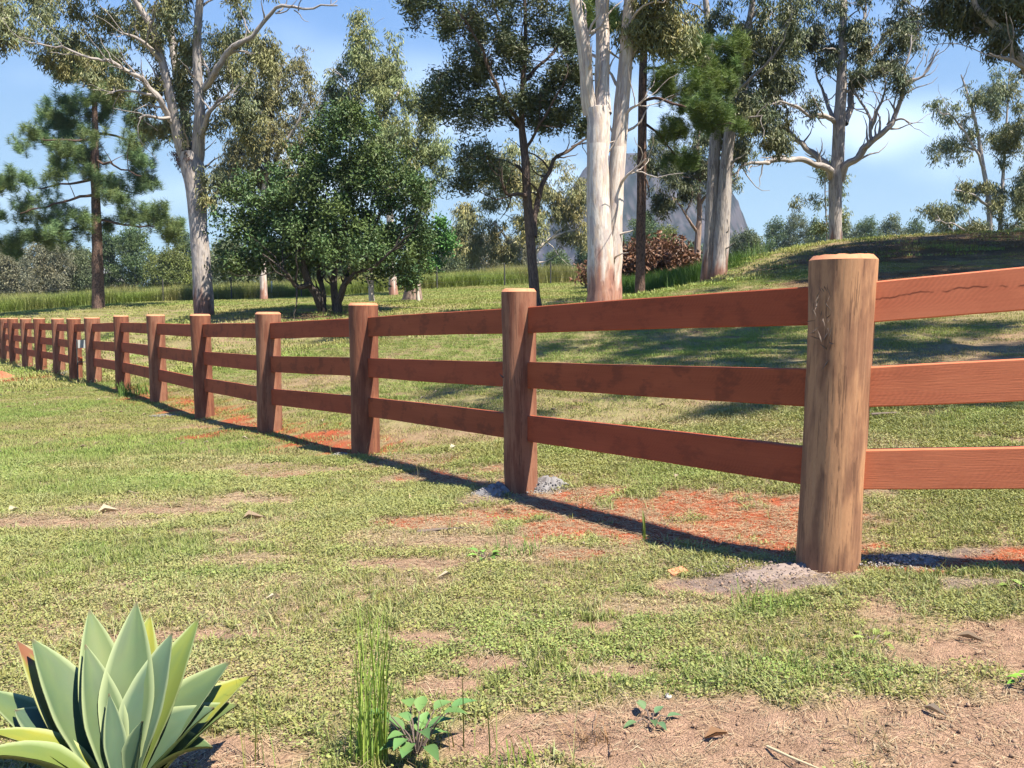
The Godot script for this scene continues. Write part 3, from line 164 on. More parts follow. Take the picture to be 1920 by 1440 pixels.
func cloud_cover() -> ImageTexture:
	var w := 512
	var hh := 256
	var n := FastNoiseLite.new()
	n.seed = 5
	n.frequency = 1.1
	n.fractal_octaves = 5
	var im := Image.create(w, hh, false, Image.FORMAT_RGBA8)
	for y in hh:
		var el := PI * (0.5 - (y + .5) / hh)
		for x in w:
			var az := TAU * (x + .5) / w
			var v := n.get_noise_3d(cos(az) * cos(el) * 2.2, sin(el) * 7.0, sin(az) * cos(el) * 2.2)
			# thin fair weather haze, mostly low over the land
			var low := exp(-pow((el - .17) / .1, 2.0))
			var a := smoothstep(-.02, 0.45, v) * (.12 + .88 * low)
			im.set_pixel(x, y, Color(1, 1, 1, a if el > 0.0 else 0.0))
	return ImageTexture.create_from_image(im)

# ------------------------------------------------------------------ small helpers
func lin(r: float, g: float, b: float) -> Color:
	return Color(r, g, b).linear_to_srgb()

func numbered(called: String) -> String:
	if not used.has(called):
		used[called] = 0
		return called
	used[called] += 1
	return "%s_%03d" % [called, used[called]]

func thing(called: String, label: String, category: String, at := Vector3.ZERO, group := "") -> Node3D:
	var o := Node3D.new()
	o.name = numbered(called)
	add_child(o)
	o.position = at
	tag(o, label, category, group)
	return o

func tag(o: Node, label: String, category: String, group := "") -> void:
	o.set_meta("label", label)
	o.set_meta("category", category)
	if group != "":
		o.set_meta("group", group)

func part(called: String, mesh: Mesh, mat: Material, parent: Node) -> MeshInstance3D:
	var o := MeshInstance3D.new()
	o.name = called
	o.mesh = mesh
	if mat:
		o.material_override = mat
	parent.add_child(o, true)
	return o

func scatter(called: String, mesh: Mesh, mat: Material, xf: Array, cols: PackedColorArray, parent: Node) -> MultiMeshInstance3D:
	var mm := MultiMesh.new()
	mm.transform_format = MultiMesh.TRANSFORM_3D
	mm.use_colors = true
	mm.mesh = mesh
	mm.instance_count = xf.size()
	for i in xf.size():
		mm.set_instance_transform(i, xf[i])
		mm.set_instance_color(i, cols[i])
	var o := MultiMeshInstance3D.new()
	o.name = called
	o.multimesh = mm
	o.material_override = mat
	o.set_meta("kind", "stuff")
	parent.add_child(o, true)
	return o

class MB:
	var v := PackedVector3Array()
	var n := PackedVector3Array()
	var uv := PackedVector2Array()
	var c := PackedColorArray()
	var ix := PackedInt32Array()
	func add(p: Vector3, nn: Vector3, t := Vector2.ZERO, col := Color.WHITE) -> int:
		v.append(p)
		n.append(nn)
		uv.append(t)
		c.append(col)
		return v.size() - 1
	func tri(a: int, b: int, d: int) -> void:
		# clockwise seen from the side the normals point to
		var g := (v[b] - v[a]).cross(v[d] - v[a])
		if g.dot(n[a] + n[b] + n[d]) > 0.0:
			ix.append_array([a, d, b])
		else:
			ix.append_array([a, b, d])
	func quad(a: int, b: int, d: int, e: int) -> void:
		tri(a, b, d)
		tri(a, d, e)
	func flat(p: Array, col := Color.WHITE) -> void:
		# a flat convex polygon
		var nn: Vector3 = ((p[1] - p[0]).cross(p[2] - p[0])).normalized()
		var k := []
		for i in p.size():
			k.append(add(p[i], nn, Vector2(p[i].x, p[i].z), col))
		for i in range(1, p.size() - 1):
			tri(k[0], k[i], k[i + 1])
	func tube(pts: PackedVector3Array, rad: PackedFloat32Array, sides: int, wob := 0.0, seed_ := 0.0, vper := 3.0, capped := false, noise: FastNoiseLite = null, rusty := 0.0) -> void:
		var along := 0.0
		var prev := []
		var side := Vector3(1, 0, 0)
		for j in pts.size():
			var t: Vector3
			if j == 0:
				t = pts[1] - pts[0]
			elif j == pts.size() - 1:
				t = pts[j] - pts[j - 1]
			else:
				t = pts[j + 1] - pts[j - 1]
			t = t.normalized()
			if j > 0:
				along += pts[j].distance_to(pts[j - 1])
			side = (side - t * side.dot(t))
			if side.length() < 0.01:
				side = t.cross(Vector3(0, 0, 1))
			side = side.normalized()
			var up := t.cross(side)
			var ring := []
			for i in sides + 1:
				var a := TAU * i / sides
				var dirn := side * cos(a) + up * sin(a)
				var r := rad[j]
				if wob > 0.0 and noise:
					var q := pts[j] + dirn * r
					r *= 1.0 + wob * noise.get_noise_3d(q.x * 3.0 + seed_, q.y * 1.2, q.z * 3.0)
				var cc := Color.WHITE
				if rusty > 0.0:
					# ragged skirt of old red bark left at the foot
					var k := noise.get_noise_3d(dirn.x * 3.0 + seed_, pts[j].y * .8, dirn.z * 3.0)
					cc = Color.WHITE.lerp(Color(.62, .36, .29), smoothstep(.35, -.1, pts[j].y - rusty - k * .9) * .95)
				ring.append(add(pts[j] + dirn * r, dirn, Vector2(float(i) / sides, along / vper), cc))
			if j > 0:
				for i in sides:
					quad(prev[i], prev[i + 1], ring[i + 1], ring[i])
			prev = ring
		if capped:
			var e := pts.size() - 1
			var tt := (pts[e] - pts[e - 1]).normalized()
			var k := add(pts[e] + tt * rad[e] * .3, tt, Vector2(.5, .5))
			for i in sides:
				tri(prev[i], prev[i + 1], k)
	func done() -> ArrayMesh:
		var m := ArrayMesh.new()
		var arr := []
		arr.resize(Mesh.ARRAY_MAX)
		arr[Mesh.ARRAY_VERTEX] = v
		arr[Mesh.ARRAY_NORMAL] = n
		arr[Mesh.ARRAY_TEX_UV] = uv
		arr[Mesh.ARRAY_COLOR] = c
		arr[Mesh.ARRAY_INDEX] = ix
		m.add_surface_from_arrays(Mesh.PRIMITIVE_TRIANGLES, arr)
		return m

func smooth_path(pts: Array, per: int) -> Array:
	# Catmull-Rom through [x, y, z, r] rows: [points, radii]
	var p := PackedVector3Array()
	var r := PackedFloat32Array()
	var n := pts.size()
	for i in n - 1:
		var a = pts[maxi(i - 1, 0)]
		var b = pts[i]
		var c = pts[i + 1]
		var d = pts[mini(i + 2, n - 1)]
		for k in per:
			var t := float(k) / per
			p.append(Vector3(b[0], b[1], b[2]).cubic_interpolate(Vector3(c[0], c[1], c[2]), Vector3(a[0], a[1], a[2]), Vector3(d[0], d[1], d[2]), t))
			r.append(lerpf(b[3], c[3], t))
	var e = pts[n - 1]
	p.append(Vector3(e[0], e[1], e[2]))
	r.append(e[3])
	return [p, r]

func rnd(a: float, b: float) -> float:
	return rng.randf_range(a, b)

func rnd_dir() -> Vector3:
	var z := rnd(-1, 1)
	var a := rnd(0, TAU)
	var s := sqrt(1.0 - z * z)
	return Vector3(s * cos(a), z, s * sin(a))

func spin(yaw: float, tilt := 0.0, tilt_dir := 0.0) -> Basis:
	var b := Basis(Vector3.UP, yaw)
	if tilt != 0.0:
		b = Basis(Vector3(cos(tilt_dir), 0, sin(tilt_dir)), tilt) * b
	return b

func shade(c: Color, s: float, warm := 0.0) -> Color:
	return Color(c.r * s * (1.0 + warm), c.g * s, c.b * s * (1.0 - warm))

# ------------------------------------------------------------------ terrain
func setup_noise() -> void:
	for q in [[nz_a, 11, 1.0, 4], [nz_b, 23, 1.0, 3], [nz_c, 37, 1.0, 2]]:
		q[0].seed = q[1]
		q[0].frequency = q[2]
		q[0].noise_type = FastNoiseLite.TYPE_SIMPLEX_SMOOTH
		q[0].fractal_octaves = q[3]

func tps(r2: float) -> float:
	return 0.0 if r2 < 1e-9 else r2 * log(r2) * 0.5

func bake_terrain() -> void:
	var n := CTRL.size()
	var m := n + 3
	var a := []
	for i in m:
		var row := PackedFloat64Array()
		row.resize(m + 1)
		a.append(row)
	for i in n:
		for j in n:
			var dx: float = (CTRL[i][0] - CTRL[j][0]) / 20.0
			var dd: float = (CTRL[i][1] - CTRL[j][1]) / 20.0
			a[i][j] = tps(dx * dx + dd * dd) + (0.0006 if i == j else 0.0)
		a[i][n] = 1.0
		a[i][n + 1] = CTRL[i][0] / 20.0
		a[i][n + 2] = CTRL[i][1] / 20.0
		a[n][i] = 1.0
		a[n + 1][i] = CTRL[i][0] / 20.0
		a[n + 2][i] = CTRL[i][1] / 20.0
		a[i][m] = CTRL[i][2]
	for i in m:
		var best := i
		for j in range(i + 1, m):
			if absf(a[j][i]) > absf(a[best][i]):
				best = j
		var tmp = a[i]
		a[i] = a[best]
		a[best] = tmp
		for j in range(i + 1, m):
			var f: float = a[j][i] / a[i][i]
			if f != 0.0:
				for k in range(i, m + 1):
					a[j][k] -= f * a[i][k]
	var w := PackedFloat64Array()
	w.resize(m)
	for q in m:
		var i := m - 1 - q
		var s: float = a[i][m]
		for k in range(i + 1, m):
			s -= a[i][k] * w[k]
		w[i] = s / a[i][i]
	var cx := PackedFloat64Array()
	var cd := PackedFloat64Array()
	for p in CTRL:
		cx.append(p[0] / 20.0)
		cd.append(p[1] / 20.0)
	HG.resize(HNX * HND)
	for j in HND:
		var d := (HD0 + j * HC) / 20.0
		# far from the camera every second node is enough
		for i in HNX:
			if j > 120 and (i % 2 == 1 or j % 2 == 1):
				continue
			var x := (HX0 + i * HC) / 20.0
			var s := w[n] + w[n + 1] * x + w[n + 2] * d
			for k in n:
				var r2 := (x - cx[k]) * (x - cx[k]) + (d - cd[k]) * (d - cd[k])
				if r2 > 1e-9:
					s += w[k] * r2 * log(r2) * 0.5
			HG[j * HNX + i] = s
	for j in range(121, HND):
		for i in HNX:
			if j % 2 == 0 and i % 2 == 1:
				HG[j * HNX + i] = (HG[j * HNX + i - 1] + HG[j * HNX + mini(i + 1, HNX - 2)]) * .5
	for j in range(121, HND):
		if j % 2 == 1:
			for i in HNX:
				HG[j * HNX + i] = (HG[(j - 1) * HNX + i] + HG[mini(j + 1, HND - 2) * HNX + i]) * .5

func h(x: float, d: float) -> float:
	var fx := clampf((x - HX0) / HC, 0.0, HNX - 2.001)
	var fd := clampf((d - HD0) / HC, 0.0, HND - 2.001)
	var i := int(fx)
	var j := int(fd)
	var u := fx - i
	var t := fd - j
	var k := j * HNX + i
	return lerpf(lerpf(HG[k], HG[k + 1], u), lerpf(HG[k + HNX], HG[k + HNX + 1], u), t) + 0.012 * nz_c.get_noise_2d(x * .8, d * .8)

func on_ground(x: float, d: float, sink := 0.0) -> Vector3:
	return Vector3(x, h(x, d) - sink, -d)

func cover(x: float, d: float) -> void:
	c_bare = 0.0
	c_dry = 0.0
	c_red = 0.0
	c_lush = 0.0
	c_ash = 0.0
	var e := nz_a.get_noise_2d(x * 1.9, d * 1.9) * 0.9 + nz_b.get_noise_2d(x * 9.0, d * 9.0) * 0.45
	for p in PATCHES:
		var u: float = (x - p[1]) / p[3]
		var v: float = (d - p[2]) / p[4]
		var q := u * u + v * v
		if q < 3.2:
			var s := smoothstep(-0.35, 0.55, 1.0 - q + e)
			match p[0]:
				"bare": c_bare = maxf(c_bare, s)
				"dry": c_dry = maxf(c_dry, s)
				"ash": c_ash = maxf(c_ash, s)
				"red": c_red = maxf(c_red, s)
				"lush": c_lush = maxf(c_lush, s)
	var w := nz_a.get_noise_2d(x * .55 + 40.0, d * .55)
	c_dry = maxf(c_dry, smoothstep(.12, .5, w + e * .25) * .7)
	c_lush = maxf(c_lush, smoothstep(.1, .45, -w + e * .2) * .7)
	c_bare = maxf(c_bare, smoothstep(.3, .62, nz_a.get_noise_2d(x * .95 - 60.0, d * 1.5 + 11.0) + e * .3) * .85)
	# saw dust and spoil lie along the line of posts
	if d < 16.0 and d > 3.75:
		var t := (d - 3.64) / 1.416 * 0.0 + absf(x - (1.38 - (d - 3.64) * 0.7))
		c_red = maxf(c_red, smoothstep(.25, .7, .78 - t * 1.05 + e * .9) * .95)

func axis(lo: float, f0: float, f1: float, hi: float, step: float, grow: float) -> PackedFloat64Array:
	var left := []
	var s := step
	var p := f0
	while p > lo:
		s *= grow
		p -= s
		left.append(p)
	left.reverse()
	var out := PackedFloat64Array(left)
	p = f0
	while p < f1:
		out.append(p)
		p += step
	s = step
	while p < hi:
		out.append(p)
		s *= grow
		p += s
	out.append(p)
	return out

func build_ground() -> void:
	var xs := axis(-1500.0, -2.4, 3.2, 1500.0, 0.032, 1.055)
	var ds := axis(-60.0, 1.5, 5.6, 1500.0, 0.032, 1.045)
	var nx := xs.size()
	var nd := ds.size()
	var ys := PackedFloat32Array()
	ys.resize(nx * nd)
	var v := PackedVector3Array()
	v.resize(nx * nd)
	var nn := PackedVector3Array()
	nn.resize(nx * nd)
	var col := PackedColorArray()
	col.resize(nx * nd)
	var soil := Color(.32, .21, .145)
	var thatch := Color(.36, .285, .165)
	var redc := Color(.38, .10, .05)
	var far := Color(.22, .23, .085)
	for j in nd:
		var d := ds[j]
		for i in nx:
			var x := xs[i]
			var y := h(x, d)
			var k := j * nx + i
			var near := d < 30.0 and d > .5 and absf(x) < d * .8 + 5.0
			var c: Color
			if near:
				cover(x, d)
				var f := nz_b.get_noise_2d(x * 6.0, d * 6.0)
				var g := nz_c.get_noise_2d(x * 22.0, d * 22.0)
				if d < 9.0:
					y += .006 * f + (.004 + .008 * c_bare) * g
				c = thatch.lerp(soil, clampf(c_bare + c_dry * .65 + f * .25, 0, 1))
				c = c.lerp(far, clampf(.3 + f * .5 + c_lush * .4, 0.0, .8) * (1.0 - c_dry * .7) * (1.0 - c_bare))
				c = c.lerp(redc, clampf(c_red * (.95 + g * .5), 0, 1))
				c = c.lerp(Color(.23, .185, .165), c_ash * .9)
				c = shade(c, 1.0 + .28 * g + .16 * f)
			else:
				var f := nz_a.get_noise_2d(x * .15, d * .15)
				c = shade(far.lerp(thatch, clampf(.3 + f, 0, 1)), 1.0)
			if d > 12.0 and d < 30.0:
				for b in BROWN:
					var u: float = (x - b[0]) / b[2]
					var t: float = (d - b[1]) / b[3]
					var q := u * u + t * t
					if q < 2.5:
						c = c.lerp(Color(.21, .145, .09), smoothstep(-.3, .5, 1.0 - q + nz_a.get_noise_2d(x * 1.2, d * 1.2) * 1.4) * .9)
			ys[k] = y
			v[k] = Vector3(x, y, -d)
			col[k] = c
	var ix := PackedInt32Array()
	ix.resize((nx - 1) * (nd - 1) * 6)
	var o := 0
	for j in nd:
		var j0 := maxi(j - 1, 0)
		var j1 := mini(j + 1, nd - 1)
		for i in nx:
			var i0 := maxi(i - 1, 0)
			var i1 := mini(i + 1, nx - 1)
			var sx := (ys[j * nx + i1] - ys[j * nx + i0]) / (xs[i1] - xs[i0])
			var sd := (ys[j1 * nx + i] - ys[j0 * nx + i]) / (ds[j1] - ds[j0])
			nn[j * nx + i] = Vector3(-sx, 1.0, sd).normalized()
			if i < nx - 1 and j < nd - 1:
				var k := j * nx + i
				ix[o] = k
				ix[o + 1] = k + nx
				ix[o + 2] = k + nx + 1
				ix[o + 3] = k
				ix[o + 4] = k + nx + 1
				ix[o + 5] = k + 1
				o += 6
	var arr := []
	arr.resize(Mesh.ARRAY_MAX)
	arr[Mesh.ARRAY_VERTEX] = v
	arr[Mesh.ARRAY_NORMAL] = nn
	arr[Mesh.ARRAY_COLOR] = col
	arr[Mesh.ARRAY_INDEX] = ix
	var m := ArrayMesh.new()
	m.add_surface_from_arrays(Mesh.PRIMITIVE_TRIANGLES, arr)
	var g := part("ground", m, mats.ground, self)
	g.set_meta("kind", "structure")
	g.set_meta("label", "sloping lawn with bare soil, red sawdust and a grassy bank")

# ------------------------------------------------------------------ materials
var mats := {}

func grey_tex(w: int, hh: int, seed_: int, fx: float, fy: float, lo: float, hi: float, oct := 4) -> ImageTexture:
	var n := FastNoiseLite.new()
	n.seed = seed_
	n.frequency = 1.0
	n.fractal_octaves = oct
	var im := Image.create(w, hh, false, Image.FORMAT_RGB8)
	for y in hh:
		for x in w:
			var a := TAU * x / w
			var b := TAU * y / hh
			# wraps both ways: noise on a torus, cut through three axes
			var p := n.get_noise_3d(cos(a) * fx + cos(b) * fy * .37, sin(a) * fx + sin(b) * fy, cos(b) * fy)
			var q := clampf(lerpf(lo, hi, .5 + p * .9), 0, 1)
			im.set_pixel(x, y, Color(q, q, q))
	return ImageTexture.create_from_image(im)

func bark_tex(w: int, hh: int, seed_: int, fx: float, fy: float, c0: Color, c1: Color, c2: Color, scar: Color, scars: float) -> ImageTexture:
	# c0 most of the bark, c1 and c2 flakes of other ages, scar the thin dark strips; wraps round the trunk
	var n := FastNoiseLite.new()
	n.seed = seed_
	n.frequency = 1.0
	n.fractal_octaves = 3
	var n2 := FastNoiseLite.new()
	n2.seed = seed_ + 7
	n2.frequency = 1.0
	n2.fractal_octaves = 2
	var im := Image.create(w, hh, false, Image.FORMAT_RGB8)
	for y in hh:
		var b := float(y) / hh
		for x in w:
			var a := TAU * x / w
			var sy := b * fy
			var p := n.get_noise_3d(cos(a) * fx, sy, sin(a) * fx)
			var q := n2.get_noise_3d(cos(a) * fx * 2.3 + 9.0, sy * 1.3, sin(a) * fx * 2.3)
			var s := n2.get_noise_3d(cos(a) * fx * 6.0, sy * 1.7 + 30.0, sin(a) * fx * 6.0)
			var c := c0.lerp(c1, smoothstep(-.05, .22, p)).lerp(c2, smoothstep(.12, .3, q) * .8)
			c = c.lerp(scar, smoothstep(.32, .5, s) * scars)
			c = shade(c, 1.0 + .12 * n.get_noise_2d(x * .9, y * .25))
			im.set_pixel(x, y, c.linear_to_srgb())
	return ImageTexture.create_from_image(im)

func rail_tex(seed_: int, c0: Color, c1: Color, stain: Color, stains: float, cracked := 0.0) -> ImageTexture:
	# sawn hardwood: grain along x, saw marks slanting across, stains and a check
	var w := 512
	var hh := 128
	var n := FastNoiseLite.new()
	n.seed = seed_
	n.frequency = 1.0
	n.fractal_octaves = 4
	var im := Image.create(w, hh, false, Image.FORMAT_RGB8)
	for y in hh:
		for x in w:
			var u := float(x) / w
			var t := float(y) / hh
			var g := n.get_noise_2d(u * 5.0, t * 22.0 + sin(u * 9.0) * .8)
			var b := n.get_noise_2d(u * 3.0 + 7.0, t * 1.6)
			var st := n.get_noise_2d(u * 11.0 + 50.0, t * 1.1) + .4 * n.get_noise_2d(u * 40.0, t * 9.0)
			var saw := sin((u * 230.0 + t * 20.0 + b * 4.0) * TAU * .5)
			var c := c0.lerp(c1, clampf(.5 + g * .35 + b * .7, 0, 1))
			c = shade(c, 1.0 + saw * .07 * clampf(.5 + b * 2.0, .15, 1.2) + n.get_noise_2d(x * .7, y * .9) * .08)
			c = c.lerp(stain, smoothstep(.02, .55, st) * stains)
			if cracked > 0.0:
				# a drying check that wanders along the board
				var cy := .52 + .08 * n.get_noise_1d(u * 9.0) + .03 * n.get_noise_1d(u * 60.0 + 9.0) - u * .06
				c = c.lerp(Color(.09, .025, .015), smoothstep(.022, .004, absf(t - cy)) * cracked * smoothstep(-.25, .05, n.get_noise_1d(u * 22.0 + 4.0)))
			im.set_pixel(x, y, c.linear_to_srgb())
	return ImageTexture.create_from_image(im)

func post_tex(seed_: int, tan_: Color, brown: Color, dark: Color, pale: Color) -> ImageTexture:
	# weathered round log: fine grain and drying checks along its length (v), mud coloured blotches
	var w := 512
	var hh := 768
	var n := FastNoiseLite.new()
	n.seed = seed_
	n.frequency = 1.0
	n.fractal_octaves = 4
	var im := Image.create(w, hh, false, Image.FORMAT_RGB8)
	for y in hh:
		var t := float(y) / hh
		for x in w:
			var a := TAU * x / w
			var cx := cos(a)
			var cz := sin(a)
			var g := n.get_noise_3d(cx * 13.0, t * 3.0, cz * 13.0)
			var b := n.get_noise_3d(cx * 1.3 + 5.0, t * 2.6, cz * 1.3)
			var k := absf(n.get_noise_3d(cx * 5.0 + 20.0, t * 1.1 + 3.0, cz * 5.0)) - .2 * n.get_noise_3d(cx * 2.0, t * 5.0, cz * 2.0)
			var m := n.get_noise_3d(cx * 4.0, t * 11.0 + 60.0, cz * 4.0)
			var c := tan_.lerp(brown, smoothstep(-.28, .3, b + m * .25))
			c = c.lerp(pale, smoothstep(.1, .5, g) * .3)
			c = c.lerp(dark, smoothstep(.018, .0, k) * .6)
			c = c.lerp(dark, smoothstep(.3, .7, m + b * .4) * .25)
			c = shade(c, 1.0 + n.get_noise_2d(x * .5, y * .06) * .16)
			im.set_pixel(x, y, c.linear_to_srgb())
	return ImageTexture.create_from_image(im)

func std(c: Color, rough := .9, tex: Texture2D = null) -> StandardMaterial3D:
	var m := StandardMaterial3D.new()
	m.albedo_color = c
	m.roughness = rough
	m.metallic_specular = .35
	if tex:
		m.albedo_texture = tex
	return m

func leafy(rough: float, back: float, spec := .5) -> StandardMaterial3D:
	var m := StandardMaterial3D.new()
	m.vertex_color_use_as_albedo = true
	m.roughness = rough
	m.metallic_specular = spec
	m.cull_mode = BaseMaterial3D.CULL_DISABLED
	m.backlight_enabled = true
	m.backlight = Color(back, back, back * .75)
	return m

func make_materials() -> void:
	var g := std(Color.WHITE, 1.0, grey_tex(256, 256, 3, 7.0, 7.0, .72, 1.12))
	g.vertex_color_use_as_albedo = true
	g.metallic_specular = .1
	g.uv1_triplanar = true
	g.uv1_world_triplanar = true
	g.uv1_scale = Vector3(2.7, 2.7, 2.7)
	g.normal_enabled = true
	var gb := grey_tex(256, 256, 8, 13.0, 13.0, 0.0, 1.0, 5).get_image()
	gb.convert(Image.FORMAT_RGBA8)
	gb.bump_map_to_normal_map(6.0)
	g.normal_texture = ImageTexture.create_from_image(gb)
	mats.ground = g
	var bump := grey_tex(128, 256, 15, 4.0, 2.0, 0.0, 1.0, 4)
	var defs := {
		white = [Color(.60, .55, .51), Color(.44, .385, .37), Color(.52, .42, .34), Color(.22, .17, .155), .6, 1.6, 5.0, .4],
		grey = [Color(0.372, 0.344, 0.335), Color(0.251, 0.228, 0.225), Color(0.428, 0.378, 0.330), Color(0.112, 0.097, 0.095), .6, 1.6, 5.0, .6],
		red = [Color(.33, .235, .195), Color(.21, .155, .135), Color(.42, .32, .26), Color(.10, .08, .07), .7, 2.0, 6.0, .8],
		pine = [Color(.15, .10, .082), Color(.085, .058, .05), Color(.23, .15, .115), Color(.03, .022, .02), .9, 3.0, 26.0, 2.5],
		dark = [Color(.095, .08, .07), Color(.06, .05, .045), Color(.13, .115, .10), Color(.03, .025, .02), .7, 2.5, 14.0, 1.5],
		darkbark = [Color(.14, .105, .09), Color(.09, .07, .062), Color(.19, .145, .12), Color(.04, .03, .028), .7, 2.5, 14.0, 1.5]}
	for k in defs:
		var q = defs[k]
		var m := std(Color.WHITE, .85, bark_tex(128, 256, 40 + k.length() * 3, q[5], q[6], q[0], q[1], q[2], q[3], q[4]))
		m.metallic_specular = .25
		m.vertex_color_use_as_albedo = true
		m.heightmap_enabled = true
		m.heightmap_texture = bump
		m.heightmap_scale = q[7]
		mats["bark_" + k] = m
	for i in 3:
		var woods := [[Color(0.370, 0.202, 0.110), Color(0.217, 0.112, 0.067), Color(0.084, 0.043, 0.029), Color(0.425, 0.262, 0.154)], [Color(0.227, 0.094, 0.054), Color(0.155, 0.057, 0.035), Color(0.063, 0.028, 0.019), Color(0.269, 0.135, 0.084)], [Color(0.252, 0.119, 0.074), Color(0.176, 0.070, 0.043), Color(0.067, 0.031, 0.022), Color(0.294, 0.164, 0.108)]]
		var q = woods[i]
		var m := std(Color.WHITE, .8, post_tex(70 + i, q[0], q[1], q[2], q[3]))
		m.heightmap_enabled = true
		m.heightmap_texture = grey_tex(128, 256, 90 + i, 9.0, 1.2, 0.0, 1.0, 3)
		m.heightmap_scale = .15
		mats["post_%d" % i] = m
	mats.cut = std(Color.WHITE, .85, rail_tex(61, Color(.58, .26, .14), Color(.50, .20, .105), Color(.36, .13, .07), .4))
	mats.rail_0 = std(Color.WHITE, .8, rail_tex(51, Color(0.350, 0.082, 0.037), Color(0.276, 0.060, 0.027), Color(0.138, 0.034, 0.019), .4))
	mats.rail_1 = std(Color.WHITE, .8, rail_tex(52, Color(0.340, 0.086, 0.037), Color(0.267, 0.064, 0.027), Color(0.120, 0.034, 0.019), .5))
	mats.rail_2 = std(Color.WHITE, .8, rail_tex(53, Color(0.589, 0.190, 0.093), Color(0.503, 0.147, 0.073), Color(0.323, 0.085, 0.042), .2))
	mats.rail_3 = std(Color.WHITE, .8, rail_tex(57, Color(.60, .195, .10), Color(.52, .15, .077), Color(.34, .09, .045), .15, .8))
	var rb := grey_tex(256, 128, 33, 3.0, 12.0, 0.0, 1.0, 4)
	for i in 3:
		mats["rail_%d" % i].heightmap_enabled = true
		mats["rail_%d" % i].heightmap_texture = rb
		mats["rail_%d" % i].heightmap_scale = .04
	mats.leaf = leafy(.5, .5, .4)
	mats.broad = leafy(.5, .45, .35)
	mats.needle = leafy(.55, .5, .3)
	mats.grass = leafy(.6, .75, .3)
	mats.agave = leafy(.6, .2, .35)
	var st := std(Color.WHITE, .95)
	st.vertex_color_use_as_albedo = true
	st.metallic_specular = .15
	mats.tinted = st
	mats.twig = std(lin(.14, .11, .095), .9)
	mats.metal = std(lin(.06, .06, .06), .6)
	mats.white_paint = std(lin(.74, .73, .70), .6)
	mats.roof = std(lin(.32, .33, .34), .5)
	mats.glass = std(lin(.03, .04, .05), .1)

# ------------------------------------------------------------------ mountain
func build_mountain() -> void:
	var at := Vector3(142.0, 0, -1000.0)
	var prof := [[-250,0],[-175,40],[-140,72],[-110,95],[-88,128],[-72,152],[-60,172],[-40,186],[-10,191],[25,195],[55,190],[80,184],[98,168],[112,140],[122,106],[127,98],[150,80],[175,62],[215,24],[250,0]]
	var nx := 170
	var nd := 90
	var b := MB.new()
	var ys := []
	for j in nd:
		var dz := lerpf(-170.0, 170.0, float(j) / (nd - 1))
		for i in nx:
			var x := lerpf(-252.0, 252.0, float(i) / (nx - 1))
			var wx := x + nz_a.get_noise_2d(x * .02, dz * .02 + 9.0) * 10.0 * clampf(absf(dz) / 60.0, .2, 1.0)
			var ph := 0.0
			for k in prof.size() - 1:
				if wx >= prof[k][0] and wx <= prof[k + 1][0]:
					ph = lerpf(prof[k][1], prof[k + 1][1], (wx - prof[k][0]) / (prof[k + 1][0] - prof[k][0]))
			# the near side falls away as cliff above and scree below
			var q := clampf(1.0 - absf(dz) / 170.0, 0, 1)
			var fall := .45 * smoothstep(0, .55, q) + .55 * smoothstep(.45, .95, q)
			var rough := nz_b.get_noise_2d(x * .03, dz * .03) * 9.0 + nz_a.get_noise_2d(x * .12, dz * .12) * 4.0
			var y := ph * .95 * fall + rough * clampf(ph * fall / 40.0, 0, 1) * (1.0 - .7 * smoothstep(.8, 1.0, q))
			ys.append(y)
			b.add(Vector3(x, y - 3.0, dz), Vector3.UP)
	for j in nd:
		for i in nx:
			var sx: float = (ys[j * nx + mini(i + 1, nx - 1)] - ys[j * nx + maxi(i - 1, 0)]) / 5.5
			var sz: float = (ys[mini(j + 1, nd - 1) * nx + i] - ys[maxi(j - 1, 0) * nx + i]) / 7.6
			var k := j * nx + i
			b.n[k] = Vector3(-sx, 1, -sz).normalized()
			var p := b.v[k]
			var scrub := smoothstep(-.12, .12, nz_a.get_noise_2d(p.x * .045, p.y * .06 + p.z * .04) + .2 - p.y / 900.0)
			var c := Color(.075, .068, .072).lerp(Color(.018, .024, .021), scrub)
			b.c[k] = shade(c, 1.0 + .35 * nz_b.get_noise_2d(p.x * .3, p.z * .3 + p.y * .3))
			if i < nx - 1 and j < nd - 1:
				b.quad(k, k + 1, k + nx + 1, k + nx)
	var o := part("mountain", b.done(), mats.tinted, self)
	o.position = at
	o.set_meta("kind", "structure")
	o.set_meta("label", "steep rocky mountain patched with scrub beyond the trees")

